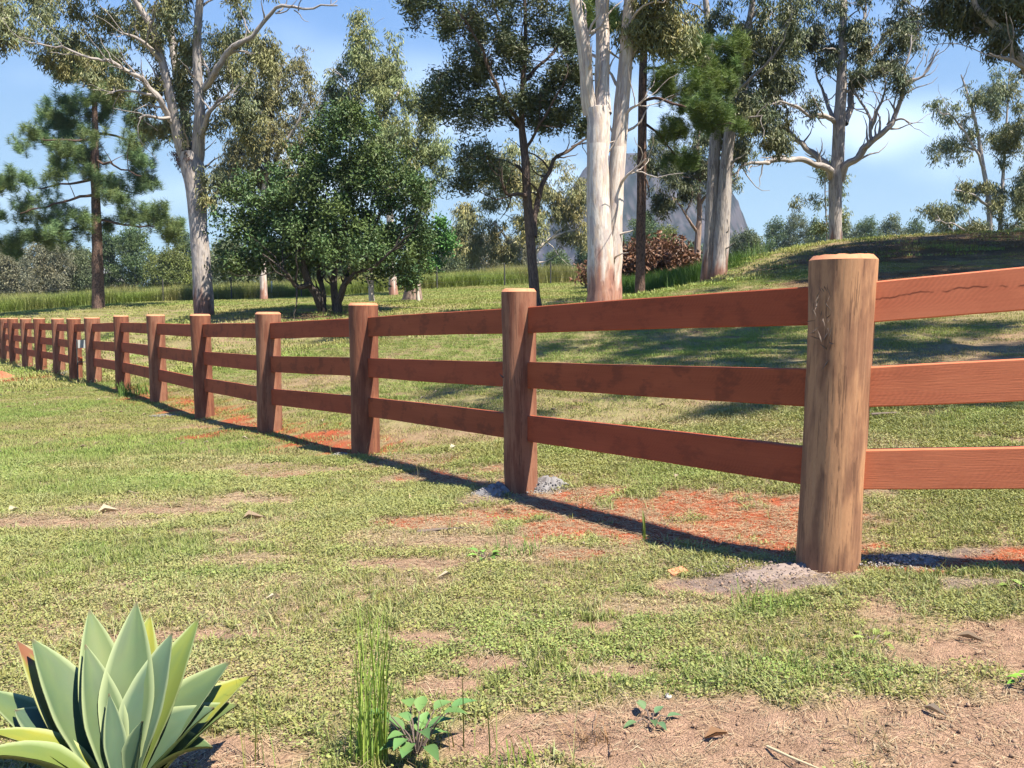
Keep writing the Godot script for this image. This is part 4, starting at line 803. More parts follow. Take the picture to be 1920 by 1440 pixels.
# ------------------------------------------------------------------ fence
func log_post(rad: float, height: float, seed_: int, lean: Vector2) -> Array:
	# [the log, its cut top]
	var b := MB.new()
	var sides := 36
	var rows := 22
	var n := FastNoiseLite.new()
	n.seed = seed_
	n.frequency = 1.0
	n.fractal_octaves = 3
	var last := []
	for j in rows:
		var t := float(j) / (rows - 1)
		var y := lerpf(-.15, height - .022, t)
		var ring := []
		for i in sides + 1:
			var a := TAU * (i % sides) / sides
			var r := rad * (1.0 + .05 * n.get_noise_3d(cos(a), y * 1.6, sin(a)) + .018 * n.get_noise_3d(cos(a) * 6.0, y * .9 + 9.0, sin(a) * 6.0))
			r *= 1.0 + .045 * smoothstep(.72, 1.0, t) + .02 * smoothstep(.4, 0.0, t)
			var p := Vector3(cos(a) * r + lean.x * y, y, sin(a) * r + lean.y * y)
			ring.append(b.add(p, Vector3(cos(a), 0, sin(a)), Vector2(float(i) / sides, 1.0 - t)))
		if j > 0:
			for i in sides:
				b.quad(last[i], last[i + 1], ring[i + 1], ring[i])
		last = ring
	var c := MB.new()
	var tops := []
	var rim := []
	for i in sides + 1:
		var p := b.v[last[i]]
		var mid := Vector3(lean.x * height, p.y, lean.y * height)
		var out := (p - mid)
		var inner := mid + out * .87 + Vector3(0, .02 + .006 * n.get_noise_2d(cos(TAU * i / sides) * 2.0, sin(TAU * i / sides) * 2.0), 0)
		var slope := (out.normalized() + Vector3(0, .9, 0)).normalized()
		rim.append(c.add(p, slope, Vector2(p.x, p.z) * 2.0))
		tops.append(c.add(inner, slope, Vector2(inner.x, inner.z) * 2.0))
	for i in sides:
		c.quad(rim[i], rim[i + 1], tops[i + 1], tops[i])
	var k := c.add(Vector3(lean.x * height, height + .002, lean.y * height), Vector3.UP)
	var flat_ := []
	for i in sides + 1:
		flat_.append(c.add(c.v[tops[i]], Vector3.UP, c.uv[tops[i]]))
	for i in sides:
		c.tri(flat_[i], flat_[i + 1], k)
	return [b.done(), c.done()]

func rail_mesh(p0: Vector3, p1: Vector3, high: float, thick: float, seed_: int) -> ArrayMesh:
	# a sawn rail from p0 to p1 (its middle line), edges eased, faces a little uneven
	var b := MB.new()
	var along := (p1 - p0)
	var len_ := along.length()
	var t := along / len_
	var side := t.cross(Vector3.UP).normalized()
	var up := side.cross(t)
	var e := .005
	var hh := high * .5
	var ww := thick * .5
	var prof := [[-ww, -hh + e], [-ww, hh - e], [-ww + e, hh], [ww - e, hh], [ww, hh - e], [ww, -hh + e], [ww - e, -hh], [-ww + e, -hh]]
	var seg := 14
	var last := []
	for j in seg + 1:
		var s := float(j) / seg
		var bow := sin(s * PI) * .012 * nz_a.get_noise_1d(seed_ * 9.7)
		var wav := .0025 * nz_b.get_noise_2d(seed_ * 5.1, s * 6.0)
		var tw := 1.0 + .025 * nz_b.get_noise_2d(seed_ * 3.3, s * 3.0)
		var ring := []
		for k in 8:
			var q = prof[k]
			var p: Vector3 = p0 + along * s + side * (q[0] + wav) + up * (q[1] * tw + bow)
			ring.append([p, q])
		var idx := []
		for k in 8:
			var k2 := (k + 1) % 8
			var fa: Vector3 = side * (prof[k2][1] - prof[k][1]) * -1.0 + up * (prof[k2][0] - prof[k][0])
			var nn := fa.normalized()
			var u := (s * len_) / 2.6 + seed_ * .37
			var va: float = .5 + (prof[k][1] + prof[k][0]) / (high * 1.35)
			var vb: float = .5 + (prof[k2][1] + prof[k2][0]) / (high * 1.35)
			idx.append(b.add(ring[k][0], nn, Vector2(u, va)))
			idx.append(b.add(ring[k2][0], nn, Vector2(u, vb)))
		if j > 0:
			for k in 8:
				b.quad(last[k * 2], last[k * 2 + 1], idx[k * 2 + 1], idx[k * 2])
		last = idx
		if j == 0 or j == seg:
			var cap := []
			for k in 8:
				cap.append(b.add(ring[k][0], t * (-1.0 if j == 0 else 1.0), Vector2(ring[k][1][0] * 4.0, ring[k][1][1] * 4.0)))
			for k in range(1, 7):
				b.tri(cap[0], cap[k], cap[k + 1])
	return b.done()

func build_fence() -> void:
	var fence := thing("timber_fence", "red brown timber post and rail fence running across the lawn", "fence", Vector3.ZERO)
	var pts: Array = []
	for p in POSTS:
		pts.append(Vector3(p[0], p[2], -p[1]))
	# the run to the right of the corner post comes a little nearer and climbs
	var corner: Vector3 = pts[0]
	pts.push_front(corner + Vector3(2.18, .22, 1.0))
	pts.push_front(pts[0] + Vector3(2.18, .24, 1.0))
	var radii := [.135, .135, .131, .110, .124, .130, .124, .126, .122, .145, .134, .13, .13, .13, .13, .13, .13, .13]
	var leans := [[0, 0], [0, 0], [.018, 0], [-.012, .01], [.0, .01], [.01, 0], [-.015, 0], [0, .01], [.01, 0], [0, 0], [0, 0], [.01, 0], [0, 0], [.01, 0], [0, 0], [0, 0], [0, 0], [0, 0]]
	for i in pts.size():
		var m := log_post(radii[i], 1.35 + .02 * nz_a.get_noise_1d(i * 7.3), 100 + i, Vector2(leans[i][0], leans[i][1]))
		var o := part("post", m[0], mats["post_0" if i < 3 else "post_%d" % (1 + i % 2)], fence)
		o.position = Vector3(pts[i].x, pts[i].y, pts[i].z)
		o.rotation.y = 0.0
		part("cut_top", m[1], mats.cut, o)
		if i == 2:
			shreds(o, radii[i], 2.35, 1.1, .12, 26)
			shreds(o, radii[i], 2.2, .95, .06, 8)
		if i == 3:
			shreds(o, radii[i], 2.9, .75, .22, 16)
	var hs := [1.138, .783, .432]
	for i in pts.size() - 1:
		var a: Vector3 = pts[i]
		var b: Vector3 = pts[i + 1]
		var dirn := (b - a).normalized()
		for k in 3:
			var q0: Vector3 = a + dirn * .012 + Vector3(0, hs[k] + .006 * nz_b.get_noise_1d(i * 3.7 + k), 0)
			var q1: Vector3 = b - dirn * .012 + Vector3(0, hs[k] + .006 * nz_b.get_noise_1d(i * 5.1 + k * 2.0), 0)
			var sd := i * 3 + k
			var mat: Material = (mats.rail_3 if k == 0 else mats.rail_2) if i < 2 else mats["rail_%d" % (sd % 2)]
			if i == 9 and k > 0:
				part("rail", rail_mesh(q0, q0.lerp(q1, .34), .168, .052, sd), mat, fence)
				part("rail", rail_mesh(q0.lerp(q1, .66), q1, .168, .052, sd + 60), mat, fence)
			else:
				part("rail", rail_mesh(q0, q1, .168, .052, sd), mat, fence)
	# small white notice and thin metal frame in the gap of the far panel
	var gp: Vector3 = (pts[9] as Vector3).lerp(pts[10], .5)
	var sign_ := thing("notice_plate", "small white plate on a thin metal frame in the far fence gap", "sign", gp)
	var bm := BoxMesh.new()
	bm.size = Vector3(.2, .17, .012)
	var pl := part("plate", bm, std(lin(.33, .35, .35), .6), sign_)
	pl.position = Vector3(0, .8, .02)
	pl.rotation.y = .6
	for s in [-1, 1]:
		var lg := MB.new()
		lg.tube(PackedVector3Array([Vector3(s * .11, -.05, s * -.07), Vector3(s * .11, .9, s * -.07)]), PackedFloat32Array([.012, .012]), 6, 0, 0, 1, true)
		part("leg", lg.done(), mats.metal, sign_)
	var br := MB.new()
	br.tube(PackedVector3Array([Vector3(-.11, .42, .07), Vector3(.11, .42, -.07)]), PackedFloat32Array([.012, .012]), 6)
	part("crossbar", br.done(), mats.metal, sign_)
	# concrete and gravel at the feet of the posts
	var foot := [[2, -.14, .05, .40, .19, .022, Color(.23, .185, .165), "smeared grey concrete footing around the near corner post", "concrete_footing", "footing"],
		[2, .36, .04, .24, .1, .03, Color(.22, .20, .195), "grey gravel heap right of the near corner post", "gravel_heap", "gravel"],
		[3, -.17, .05, .2, .14, .075, Color(.20, .195, .20), "pale grey gravel heap at the left foot of the second post", "gravel_heap", "gravel"],
		[3, .19, .0, .22, .14, .08, Color(.19, .185, .19), "pale grey gravel heap at the right foot of the second post", "gravel_heap", "gravel"],
		[4, -.2, .08, .16, .1, .04, Color(.19, .185, .19), "thin grey gravel spill left of the third post", "gravel_heap", "gravel"],
		[11, .35, .1, .3, .2, .05, Color(.2, .19, .18), "grey gravel spill by the far fence gap", "gravel_heap", "gravel"],
		[12, -.75, .55, .7, .35, .16, Color(.34, .135, .075), "small heap of red soil beside the far left posts", "soil_heap", "soil"],
		[6, -.6, -.3, .22, .12, .02, Color(.2, .19, .18), "thin grey gravel patch behind the fifth post", "gravel_heap", "gravel"]]
	for f in foot:
		var p: Vector3 = pts[f[0]]
		var x: float = p.x + f[1]
		var d: float = -p.z - f[2]
		var o := thing(f[8], f[7], f[9], on_ground(x, d))
		part("heap", heap(f[3], f[4], f[5], f[6], x * 3.1), mats.tinted, o)
		if f[8] != "soil_heap":
			var gx := []
			var gc := PackedColorArray()
			rng.seed = int(x * 1000.0) + 77
			for k in 420:
				var a := rnd(0, TAU)
				var q := sqrt(rng.randf()) * 1.15
				var gp2 := Vector3(cos(a) * f[3] * q, f[5] * (1.0 - smoothstep(0.0, 1.0, q)) * .95, sin(a) * f[4] * q)
				gx.append(Transform3D(Basis(rnd_dir(), rnd(0, 6)).scaled(Vector3.ONE * rnd(.003, .008) * (1.0 if f[8] == "gravel_heap" else .7)), gp2))
				gc.append(shade(f[6], rnd(.6, 1.6)))
			scatter("gravel", crumb(), mats.tinted, gx, gc, o)

func shreds(post: Node3D, rad: float, ang: float, y: float, tall: float, n: int) -> void:
	# torn bark fibres still clinging to the log
	var b := MB.new()
	rng.seed = int(y * 900.0)
	for k in n:
		var a := ang + rnd(-.22, .22)
		var out := Vector3(cos(a), 0, sin(a))
		var p := out * rad * 1.01 + Vector3(0, y + rnd(-1, 1) * tall, 0)
		leaf_blade(b, p, (Vector3(0, rnd(-1, 1), 0) + out * rnd(.1, .5) + rnd_dir() * .4).normalized(), out, rnd(.02, .06), rnd(.002, .006), rnd(-.5, .5))
	var o := part("bark_shreds", b.done(), mats.twig, post)
	o.set_meta("kind", "stuff")

func heap(rx: float, rz: float, top: float, c: Color, seed_: float) -> ArrayMesh:
	var b := MB.new()
	var rows := 16
	var sides := 40
	var k := []
	for j in rows + 1:
		var t := float(j) / rows
		var ring := []
		for i in sides:
			var a := TAU * i / sides
			var q := t * (1.0 + .35 * nz_a.get_noise_2d(cos(a) * 1.1 + seed_, sin(a) * 1.1))
			var p := Vector3(cos(a) * rx * q, 0, sin(a) * rz * q)
			p.y = top * (1.0 - smoothstep(0, 1, t)) * (1.0 + .5 * nz_b.get_noise_2d(p.x * 14.0 + seed_, p.z * 14.0)) + .012 * nz_c.get_noise_2d(p.x * 55.0, p.z * 55.0 + seed_) * (1.0 - t) + .01 * nz_b.get_noise_2d(p.x * 30.0, p.z * 30.0 - seed_) - .03 * t
			ring.append(b.add(p, Vector3.UP, Vector2(p.x, p.z), shade(c, 1.0 + .3 * nz_c.get_noise_2d(p.x * 40.0, p.z * 40.0 + seed_))))
		k.append(ring)
	for j in rows:
		for i in sides:
			b.quad(k[j][i], k[j][(i + 1) % sides], k[j + 1][(i + 1) % sides], k[j + 1][i])
	var st := SurfaceTool.new()
	st.create_from(b.done(), 0)
	st.generate_normals()
	return st.commit()

# ------------------------------------------------------------------ leaf clumps
func leaf_blade(b: MB, base: Vector3, dirn: Vector3, face: Vector3, len_: float, wide: float, curl: float) -> void:
	# a pointed leaf of four facets with a keel
	var side := dirn.cross(face).normalized()
	var nn := side.cross(dirn).normalized()
	var m1 := base + dirn * len_ * .4 + nn * curl * len_ * .25
	var tip := base + dirn * len_ - nn * curl * len_ * .35
	var l := m1 + side * wide * .5 + nn * wide * .16
	var r := m1 - side * wide * .5 + nn * wide * .16
	b.flat([base, l, tip])
	b.flat([base, tip, r])

func clump(kind: String, seed_: int) -> ArrayMesh:
	rng.seed = seed_
	var b := MB.new()
	match kind:
		"gum":
			for i in 26:
				var p := rnd_dir() * rnd(.02, .3)
				p.y *= .8
				var d := (Vector3(0, -1, 0) + rnd_dir() * .75).normalized()
				leaf_blade(b, p, d, rnd_dir(), rnd(.11, .19), rnd(.026, .04), rnd(-.3, .5))
		"small":
			for i in 24:
				var p := rnd_dir() * rnd(.02, .26)
				var d := (rnd_dir() + Vector3(0, -.2, 0)).normalized()
				leaf_blade(b, p, d, rnd_dir(), rnd(.08, .14), rnd(.025, .04), rnd(-.2, .4))
		"broad":
			for i in 26:
				var p := rnd_dir() * rnd(.03, .3)
				var d := (rnd_dir() + Vector3(0, -.35, 0)).normalized()
				leaf_blade(b, p, d, (Vector3(0, 1, 0) + rnd_dir() * .8).normalized(), rnd(.09, .14), rnd(.05, .075), rnd(0, .4))
		"pine":
			# needles fanning from a short upturned shoot
			for i in 74:
				var p := Vector3(0, rnd(-.12, .14), 0)
				var a := rnd(0, TAU)
				var d := Vector3(cos(a), rnd(.05, 1.1), sin(a)).normalized()
				var len_ := rnd(.17, .27)
				var s := d.cross(rnd_dir()).normalized() * .0065
				b.flat([p - s, p + s, p + d * len_ + Vector3(0, -.03, 0)])
		"bushleaf":
			for i in 30:
				var p := rnd_dir() * rnd(.08, .5)
				var d := (rnd_dir() + Vector3(0, -.15, 0)).normalized()
				leaf_blade(b, p, d, (Vector3(0, 1, 0) + rnd_dir()).normalized(), rnd(.14, .24), rnd(.07, .12), rnd(0, .4))
	return b.done()

# ------------------------------------------------------------------ trees
func build_trees() -> void:
	var meshes := {}
	for k in ["gum", "small", "broad", "pine", "bushleaf"]:
		meshes[k] = clump(k, 900 + k.length())
	mats.meshes = meshes
	for ti in TREES.size():
		var t: Dictionary = TREES[ti]
		rng.seed = 3000 + ti * 17
		var root := thing(t.n, t.l, t.c, on_ground(t.x, t.d))
		var nodes := PackedVector3Array()
		var node_r := PackedFloat32Array()
		for li in t.limbs.size():
			var thick: float = t.limbs[li][0][3]
			var pth := smooth_path(t.limbs[li], 6 if thick > .2 else 4)
			var b := MB.new()
			if li > 0 and thick < .13:
				var total := 0.0
				for i in range(1, pth[0].size()):
					total += pth[0][i].distance_to(pth[0][i - 1])
				for i in range(2, pth[0].size()):
					var f := total * .035
					var q: Vector3 = pth[0][i] * 1.1
					pth[0][i] += Vector3(nz_c.get_noise_2d(q.y + li * 7.0, q.x), nz_c.get_noise_2d(q.x + 30.0, q.y + li * 3.0), nz_c.get_noise_2d(q.x - 60.0, q.y)) * f
			b.tube(pth[0], pth[1], 18 if thick > .15 else 9, .14 if thick > .1 else .1, ti * 3.0 + li, 3.2, true, nz_b, .5 if t.bark in ["white", "grey"] and thick > .2 and t.limbs[li][0][1] < .5 else 0.0)
			part("trunk" if li == 0 else "limb", b.done(), mats["bark_" + t.bark], root)
			var ps: PackedVector3Array = pth[0]
			for i in ps.size():
				if li > 0 or i > ps.size() * .3:
					nodes.append(ps[i])
					node_r.append(pth[1][i])
		# tips spread through the lobes of the crown, each on a twig of its own
		var tips := []
		for lb in t.lobes:
			var c := Vector3(lb[0], lb[1], lb[2])
			var n: int = lb[6]
			if n == 0:
				n = clampi(ceili(lb[3] * lb[4] * 12.0 / (t.size * t.size)), 4, 60)
			for i in n:
				var q := rnd_dir() * pow(rng.randf(), .42) * (rnd(1.0, 1.5) if rng.randf() < .24 else 1.0)
				tips.append(c + Vector3(q.x * lb[3], q.y * lb[4], q.z * lb[5]))
		var tw := MB.new()
		# side branches fork off the limbs and the upper trunk
		if t.leaf != "pine":
			for li in t.limbs.size():
				var rows: Array = t.limbs[li]
				for i in range(1, rows.size() - 1):
					if li == 0 and i < rows.size() * .55:
						continue
					for rep in 2:
						var p0 := Vector3(rows[i][0], rows[i][1], rows[i][2]).lerp(Vector3(rows[i + 1][0], rows[i + 1][1], rows[i + 1][2]), rng.randf())
						var fwd := Vector3(rows[i + 1][0] - rows[i][0], rows[i + 1][1] - rows[i][1], rows[i + 1][2] - rows[i][2]).normalized()
						var dirn := (fwd + rnd_dir() * 1.1 + Vector3(0, .25, 0)).normalized()
						var len2: float = rnd(.5, 1.5) * t.size
						var r2: float = minf(rows[i][3] * .45, .045 * t.size)
						var pp := PackedVector3Array()
						var rr := PackedFloat32Array()
						var q := p0
						for k in 6:
							pp.append(q)
							rr.append(lerpf(r2, .006, k / 5.0))
							dirn = (dirn + rnd_dir() * .45 + Vector3(0, .08, 0)).normalized()
							q += dirn * len2 / 5.0
							if k > 0:
								nodes.append(q)
								node_r.append(lerpf(r2, .006, k / 5.0))
						tw.tube(pp, rr, 5, 0, 0, 2.0)
		var xf := []
		var cols := PackedColorArray()
		var tint := Color(t.tint[0], t.tint[1], t.tint[2])
		for tip in tips:
			var best := 1e9
			var bi := 0
			for i in nodes.size():
				var dd: Vector3 = tip - nodes[i]
				# a twig climbs to its tip rather than dropping to it
				var cost := dd.length_squared() + (2.0 * dd.y * dd.y if dd.y < 0.0 else 0.0)
				if cost < best:
					best = cost
					bi = i
			var a := nodes[bi]
			var len_: float = a.distance_to(tip)
			var r0 := minf(node_r[bi] * .6, .008 + .011 * len_)
			var ctrl: Vector3 = (a + tip) * .5 + Vector3(rnd(-.12, .12), rnd(.02, .22), rnd(-.12, .12)) * len_
			var pp := PackedVector3Array()
			var rr := PackedFloat32Array()
			for k in 5:
				var s := k / 4.0
				var q := a.lerp(ctrl, s).lerp(ctrl.lerp(tip, s), s)
				pp.append(q)
				rr.append(lerpf(r0, .005, s))
				if k > 0 and k < 4 and len_ > .5:
					nodes.append(q)
					node_r.append(lerpf(r0, .005, s))
			tw.tube(pp, rr, 4, 0, 0, 2.0)
			var tone := rnd(.78, 1.22)
			var hue := rnd(-.1, .13)
			var wide: float = t.spread * rnd(.6, 1.25)
			for k in int(t.per * rnd(.55, 1.3)):
				var q: Vector3 = tip + rnd_dir() * Vector3(wide, wide * (.75 if t.leaf != "gum" else 1.15), wide) * pow(rng.randf(), .6) + Vector3(0, -t.spread * .35 * t.droop, 0)
				var bs: Basis
				if t.leaf == "pine":
					bs = spin(rnd(0, TAU), rnd(-.7, .7), rnd(0, TAU))
				elif t.leaf == "gum":
					bs = spin(rnd(0, TAU), rnd(-.35, .35), rnd(0, TAU))
				else:
					bs = spin(rnd(0, TAU), rnd(-1.2, 1.2), rnd(0, TAU))
				xf.append(Transform3D(bs.scaled(Vector3.ONE * t.size * rnd(.75, 1.2)), q))
				cols.append(shade(tint, tone * rnd(.8, 1.2), hue + rnd(-.06, .06)))
		if tw.v.size() > 0:
			var o := part("twigs", tw.done(), mats["bark_" + t.bark], root)
			o.set_meta("kind", "stuff")
		var m: Material = mats.leaf
		if t.leaf == "pine":
			m = mats.needle
		elif t.leaf == "broad":
			m = mats.broad
		scatter("crown", meshes[t.leaf], m, xf, cols, root)
		if ti == 1:
			# a collar of shed bark and dead leaves caught in the fork
			var bx := []
			var bc := PackedColorArray()
			for k in 60:
				bx.append(Transform3D(spin(rnd(0, TAU), rnd(-1, 1), rnd(0, TAU)).scaled(Vector3.ONE * rnd(.5, .8)), Vector3(-.36, 4.75, 0) + rnd_dir() * Vector3(.42, .38, .42) * pow(rng.randf(), .4)))
				bc.append(shade(Color(.10, .055, .045), rnd(.6, 1.3), rnd(-.1, .1)))
			scatter("bark_collar", meshes.gum, mats.leaf, bx, bc, root)

func build_bushes() -> void:
	for bi in BUSHES.size():
		var q: Array = BUSHES[bi]
		rng.seed = 7000 + bi * 13
		var rx: float = q[5]
		var ry: float = q[6]
		var d: float = q[3]
		var at := on_ground(q[2], d)
		var rise: float = q[4] - at.y
		var root := thing(q[0], q[1], "tree" if q[0] == "distant_tree" else "bush", at)
		var tint := Color(q[7][0], q[7][1], q[7][2])
		var size := .9 * pow(d / 75.0, .7)
		var xf := []
		var cols := PackedColorArray()
		var st := MB.new()
		var total := ry * 1.9 + rise
		for i in 5:
			var a := rnd(0, TAU)
			st.tube(PackedVector3Array([Vector3(0, -.1, 0), Vector3(cos(a) * rx * .2, total * .35, sin(a) * rx * .2), Vector3(cos(a) * rx * .5, total * .75, sin(a) * rx * .5)]), PackedFloat32Array([.09, .06, .02]), 6)
		part("stems", st.done(), mats.twig, root)
		# lumps of foliage over the whole height, from the ground up
		var lumps := 20
		for i in lumps:
			var a := i * 2.4 + rnd(-.4, .4)
			var hy := (i + .5) / lumps
			var rr := sqrt(maxf(0.0, 1.0 - pow(hy * 1.7 - .75, 2.0))) * rnd(.45, .95)
			var c := Vector3(cos(a) * rx * rr * .75, lerpf(.25, total * .9, hy), sin(a) * rx * rr * .75)
			var lr := rx * rnd(.36, .55)
			var tone := rnd(.8, 1.25)
			var hue := rnd(-.06, .08)
			var n := clampi(int(lr * lr * 34.0 / (size * size)), 18, 140)
			for k in n:
				var p := c + rnd_dir() * Vector3(lr, lr * .75, lr) * pow(rng.randf(), .33)
				if p.y < .05:
					p.y = rnd(.05, .4)
				xf.append(Transform3D(spin(rnd(0, TAU), rnd(-1, 1), rnd(0, TAU)).scaled(Vector3.ONE * size * rnd(.7, 1.2)), p))
				cols.append(shade(tint, tone * rnd(.8, 1.2), hue + rnd(-.05, .05)))
		scatter("foliage", mats.meshes.bushleaf, mats.leaf, xf, cols, root)

# ------------------------------------------------------------------ things beyond the lawn
func build_background_details() -> void:
	rng.seed = 81
	# wire fence before the long grass
	var wf := thing("wire_fence", "thin wire fence with dark steel posts before the long grass", "fence")
	var line := [[-26.5, 43.5], [-21.5, 44.2], [-18.2, 44.7], [-14.8, 45.2], [-11.2, 45.6], [-7.6, 46.2], [-4.1, 47.0], [-.4, 47.8], [2.2, 49.0], [4.6, 50.2]]
	var heads := []
	for p in line:
		var b := MB.new()
		var g := on_ground(p[0], p[1])
		b.tube(PackedVector3Array([Vector3(0, -.2, 0), Vector3(rnd(-.03, .03), 1.25, 0)]), PackedFloat32Array([.035, .035]), 6, 0, 0, 1, true)
		part("post", b.done(), mats.metal, wf).position = g
		heads.append(g)
	for hh in [.35, .7, 1.05]:
		for i in heads.size() - 1:
			var b := MB.new()
			var a: Vector3 = heads[i] + Vector3(0, hh, 0)
			var c: Vector3 = heads[i + 1] + Vector3(0, hh, 0)
			b.tube(PackedVector3Array([a, a.lerp(c, .5) + Vector3(0, -.02, 0), c]), PackedFloat32Array([.004, .004, .004]), 4)
			part("wire", b.done(), mats.metal, wf)
	for q in [[-12.9, 46.0, "short white marker post in the long grass left of the forked gum"], [4.9, 51.0, "thin white marker post in the long grass left of the white gum"]]:
		var o := thing("marker_post", q[2], "post", on_ground(q[0], q[1]))
		var b := MB.new()
		b.tube(PackedVector3Array([Vector3(0, -.1, 0), Vector3(.01, .95, 0)]), PackedFloat32Array([.04, .035]), 8, 0, 0, 1, true)
		part("stake", b.done(), mats.white_paint, o)
	# cut stump
	var s := thing("tree_stump", "low cut grey stump on the lawn left of the thin sapling", "stump", on_ground(-3.95, 34.0))
	var b2 := MB.new()
	b2.tube(PackedVector3Array([Vector3(0, -.1, 0), Vector3(0, .12, 0), Vector3(.02, .45, 0), Vector3(.02, .75, 0)]), PackedFloat32Array([.5, .4, .3, .28]), 18, .25, 3.0, 2.0, true, nz_b)
	part("wood", b2.done(), mats.bark_red, s)
	# heap of dead brown fronds below the bank
	var dh := thing("brush_heap", "heap of dead rust brown fronds beside the brown pine trunk", "brush heap", on_ground(5.5, 32.5))
	var xf := []
	var cols := PackedColorArray()
	for k in 420:
		var u := rnd_dir()
		var p := Vector3(u.x * 1.75, absf(u.y) * 1.35 + .05, u.z * 1.4) * pow(rng.randf(), .3)
		if rng.randf() < .25:
			p.x -= 1.2
			p.y *= .75
		xf.append(Transform3D(spin(rnd(0, TAU), rnd(-.9, .9), rnd(0, TAU)).scaled(Vector3.ONE * rnd(.7, 1.25)), p))
		cols.append(shade(Color(.155, .082, .05), rnd(.65, 1.35), rnd(-.12, .12)))
	scatter("fronds", mats.meshes.bushleaf, mats.leaf, xf, cols, dh)
	# a pale house mostly hidden by the wattles
	var hx := on_ground(-47.5, 92.0)
	var ho := thing("house", "small white house glimpsed between the grey wattle bushes", "house", hx)
	var bm := BoxMesh.new()
	bm.size = Vector3(9, 2.8, 6)
	part("wall", bm, mats.white_paint, ho).position = Vector3(0, 1.4, 0)
	var rf := MB.new()
	rf.flat([Vector3(-4.9, 2.75, 3.4), Vector3(4.9, 2.75, 3.4), Vector3(4.9, 4.3, 0), Vector3(-4.9, 4.3, 0)])
	rf.flat([Vector3(-4.9, 2.75, -3.4), Vector3(4.9, 2.75, -3.4), Vector3(4.9, 4.3, 0), Vector3(-4.9, 4.3, 0)])
	rf.flat([Vector3(-4.9, 2.75, 3.4), Vector3(-4.9, 4.3, 0), Vector3(-4.9, 2.75, -3.4)])
	rf.flat([Vector3(4.9, 2.75, 3.4), Vector3(4.9, 4.3, 0), Vector3(4.9, 2.75, -3.4)])
	part("roof", rf.done(), mats.roof, ho)
	for wx in [-2.6, .2, 2.8]:
		var wm := BoxMesh.new()
		wm.size = Vector3(1.2, 1.1, .06)
		part("window", wm, mats.glass, ho).position = Vector3(wx, 1.6, 3.03)

func blade(b: MB, base: Vector3, yaw: float, height: float, lean: float, wide: float, segs: int, col := Color.WHITE) -> void:
	var out := Vector3(cos(yaw), 0, sin(yaw))
	var side := Vector3(-sin(yaw), 0, cos(yaw)) * wide * .5
	var prev := []
	for j in segs + 1:
		var t := float(j) / segs
		var p := base + out * lean * t * t + Vector3(0, height * (t - .18 * lean / maxf(height, .01) * t * t), 0)
		var nn := (Vector3(0, .45, 0) + out * (.9 if lean < 0 else -.9)).normalized()
		if j == segs:
			var k := b.add(p, nn, Vector2.ZERO, col)
			b.tri(prev[0], prev[1], k)
		else:
			var s := side * (1.0 - t * .55)
			var now := [b.add(p - s, nn, Vector2.ZERO, col), b.add(p + s, nn, Vector2.ZERO, col)]
			if j > 0:
				b.quad(prev[0], prev[1], now[1], now[0])
			prev = now

func tuft(seed_: int, n: int, r: float, hmin: float, hmax: float, wide: float, lean: float, segs: int) -> ArrayMesh:
	rng.seed = seed_
	var b := MB.new()
	for i in n:
		var a := rnd(0, TAU)
		var q := r * sqrt(rng.randf())
		var s := rnd(.75, 1.25)
		blade(b, Vector3(cos(a) * q, -.004, sin(a) * q), rnd(0, TAU), rnd(hmin, hmax), rnd(.2, 1.0) * lean, wide * rnd(.7, 1.3), segs, Color(.5 + s * .5, .5 + s * .5, (.5 + s * .5) * rnd(.85, 1.1)))
	return b.done()

func build_long_grass() -> void:
	var m := tuft(501, 110, .6, .45, 1.0, .013, .6, 3)
	rng.seed = 502
	var xf := []
	var cols := PackedColorArray()
	for i in 9000:
		var x := rnd(-38.0, 7.5)
		var edge := 45.2 + (x + 18.0) * .22 if x < 0.0 else 49.2 + x * .45
		if x < -18.0:
			edge = 45.2 + (x + 18.0) * .2
		var d := edge + pow(rng.randf(), 1.5) * 30.0
		var f := nz_a.get_noise_2d(x * .22, d * .22)
		var s := rnd(.7, 1.1) * (1.0 + f * .6)
		xf.append(Transform3D(spin(rnd(0, TAU)).scaled(Vector3(1.15, s, 1.15)), on_ground(x, d)))
		var c := Color(.20, .275, .065).lerp(Color(.32, .30, .13), clampf(.35 + f * 1.2 + rnd(-.3, .3), 0, 1))
		cols.append(shade(c, rnd(.8, 1.15)))
	# ranker growth below the brush heap and along the bank
	for i in 700:
		var x := rnd(3.2, 7.2)
		var d := rnd(24.5, 33.0)
		if nz_a.get_noise_2d(x * .5, d * .5) > -.05 or d > 28.0:
			xf.append(Transform3D(spin(rnd(0, TAU)).scaled(Vector3.ONE * rnd(.35, .7)), on_ground(x, d)))
			cols.append(shade(Color(.075, .15, .03), rnd(.8, 1.2)))
	var o := scatter("long_grass", m, mats.grass, xf, cols, self)
	o.set_meta("label", "tall green paddock grass behind the wire fence")

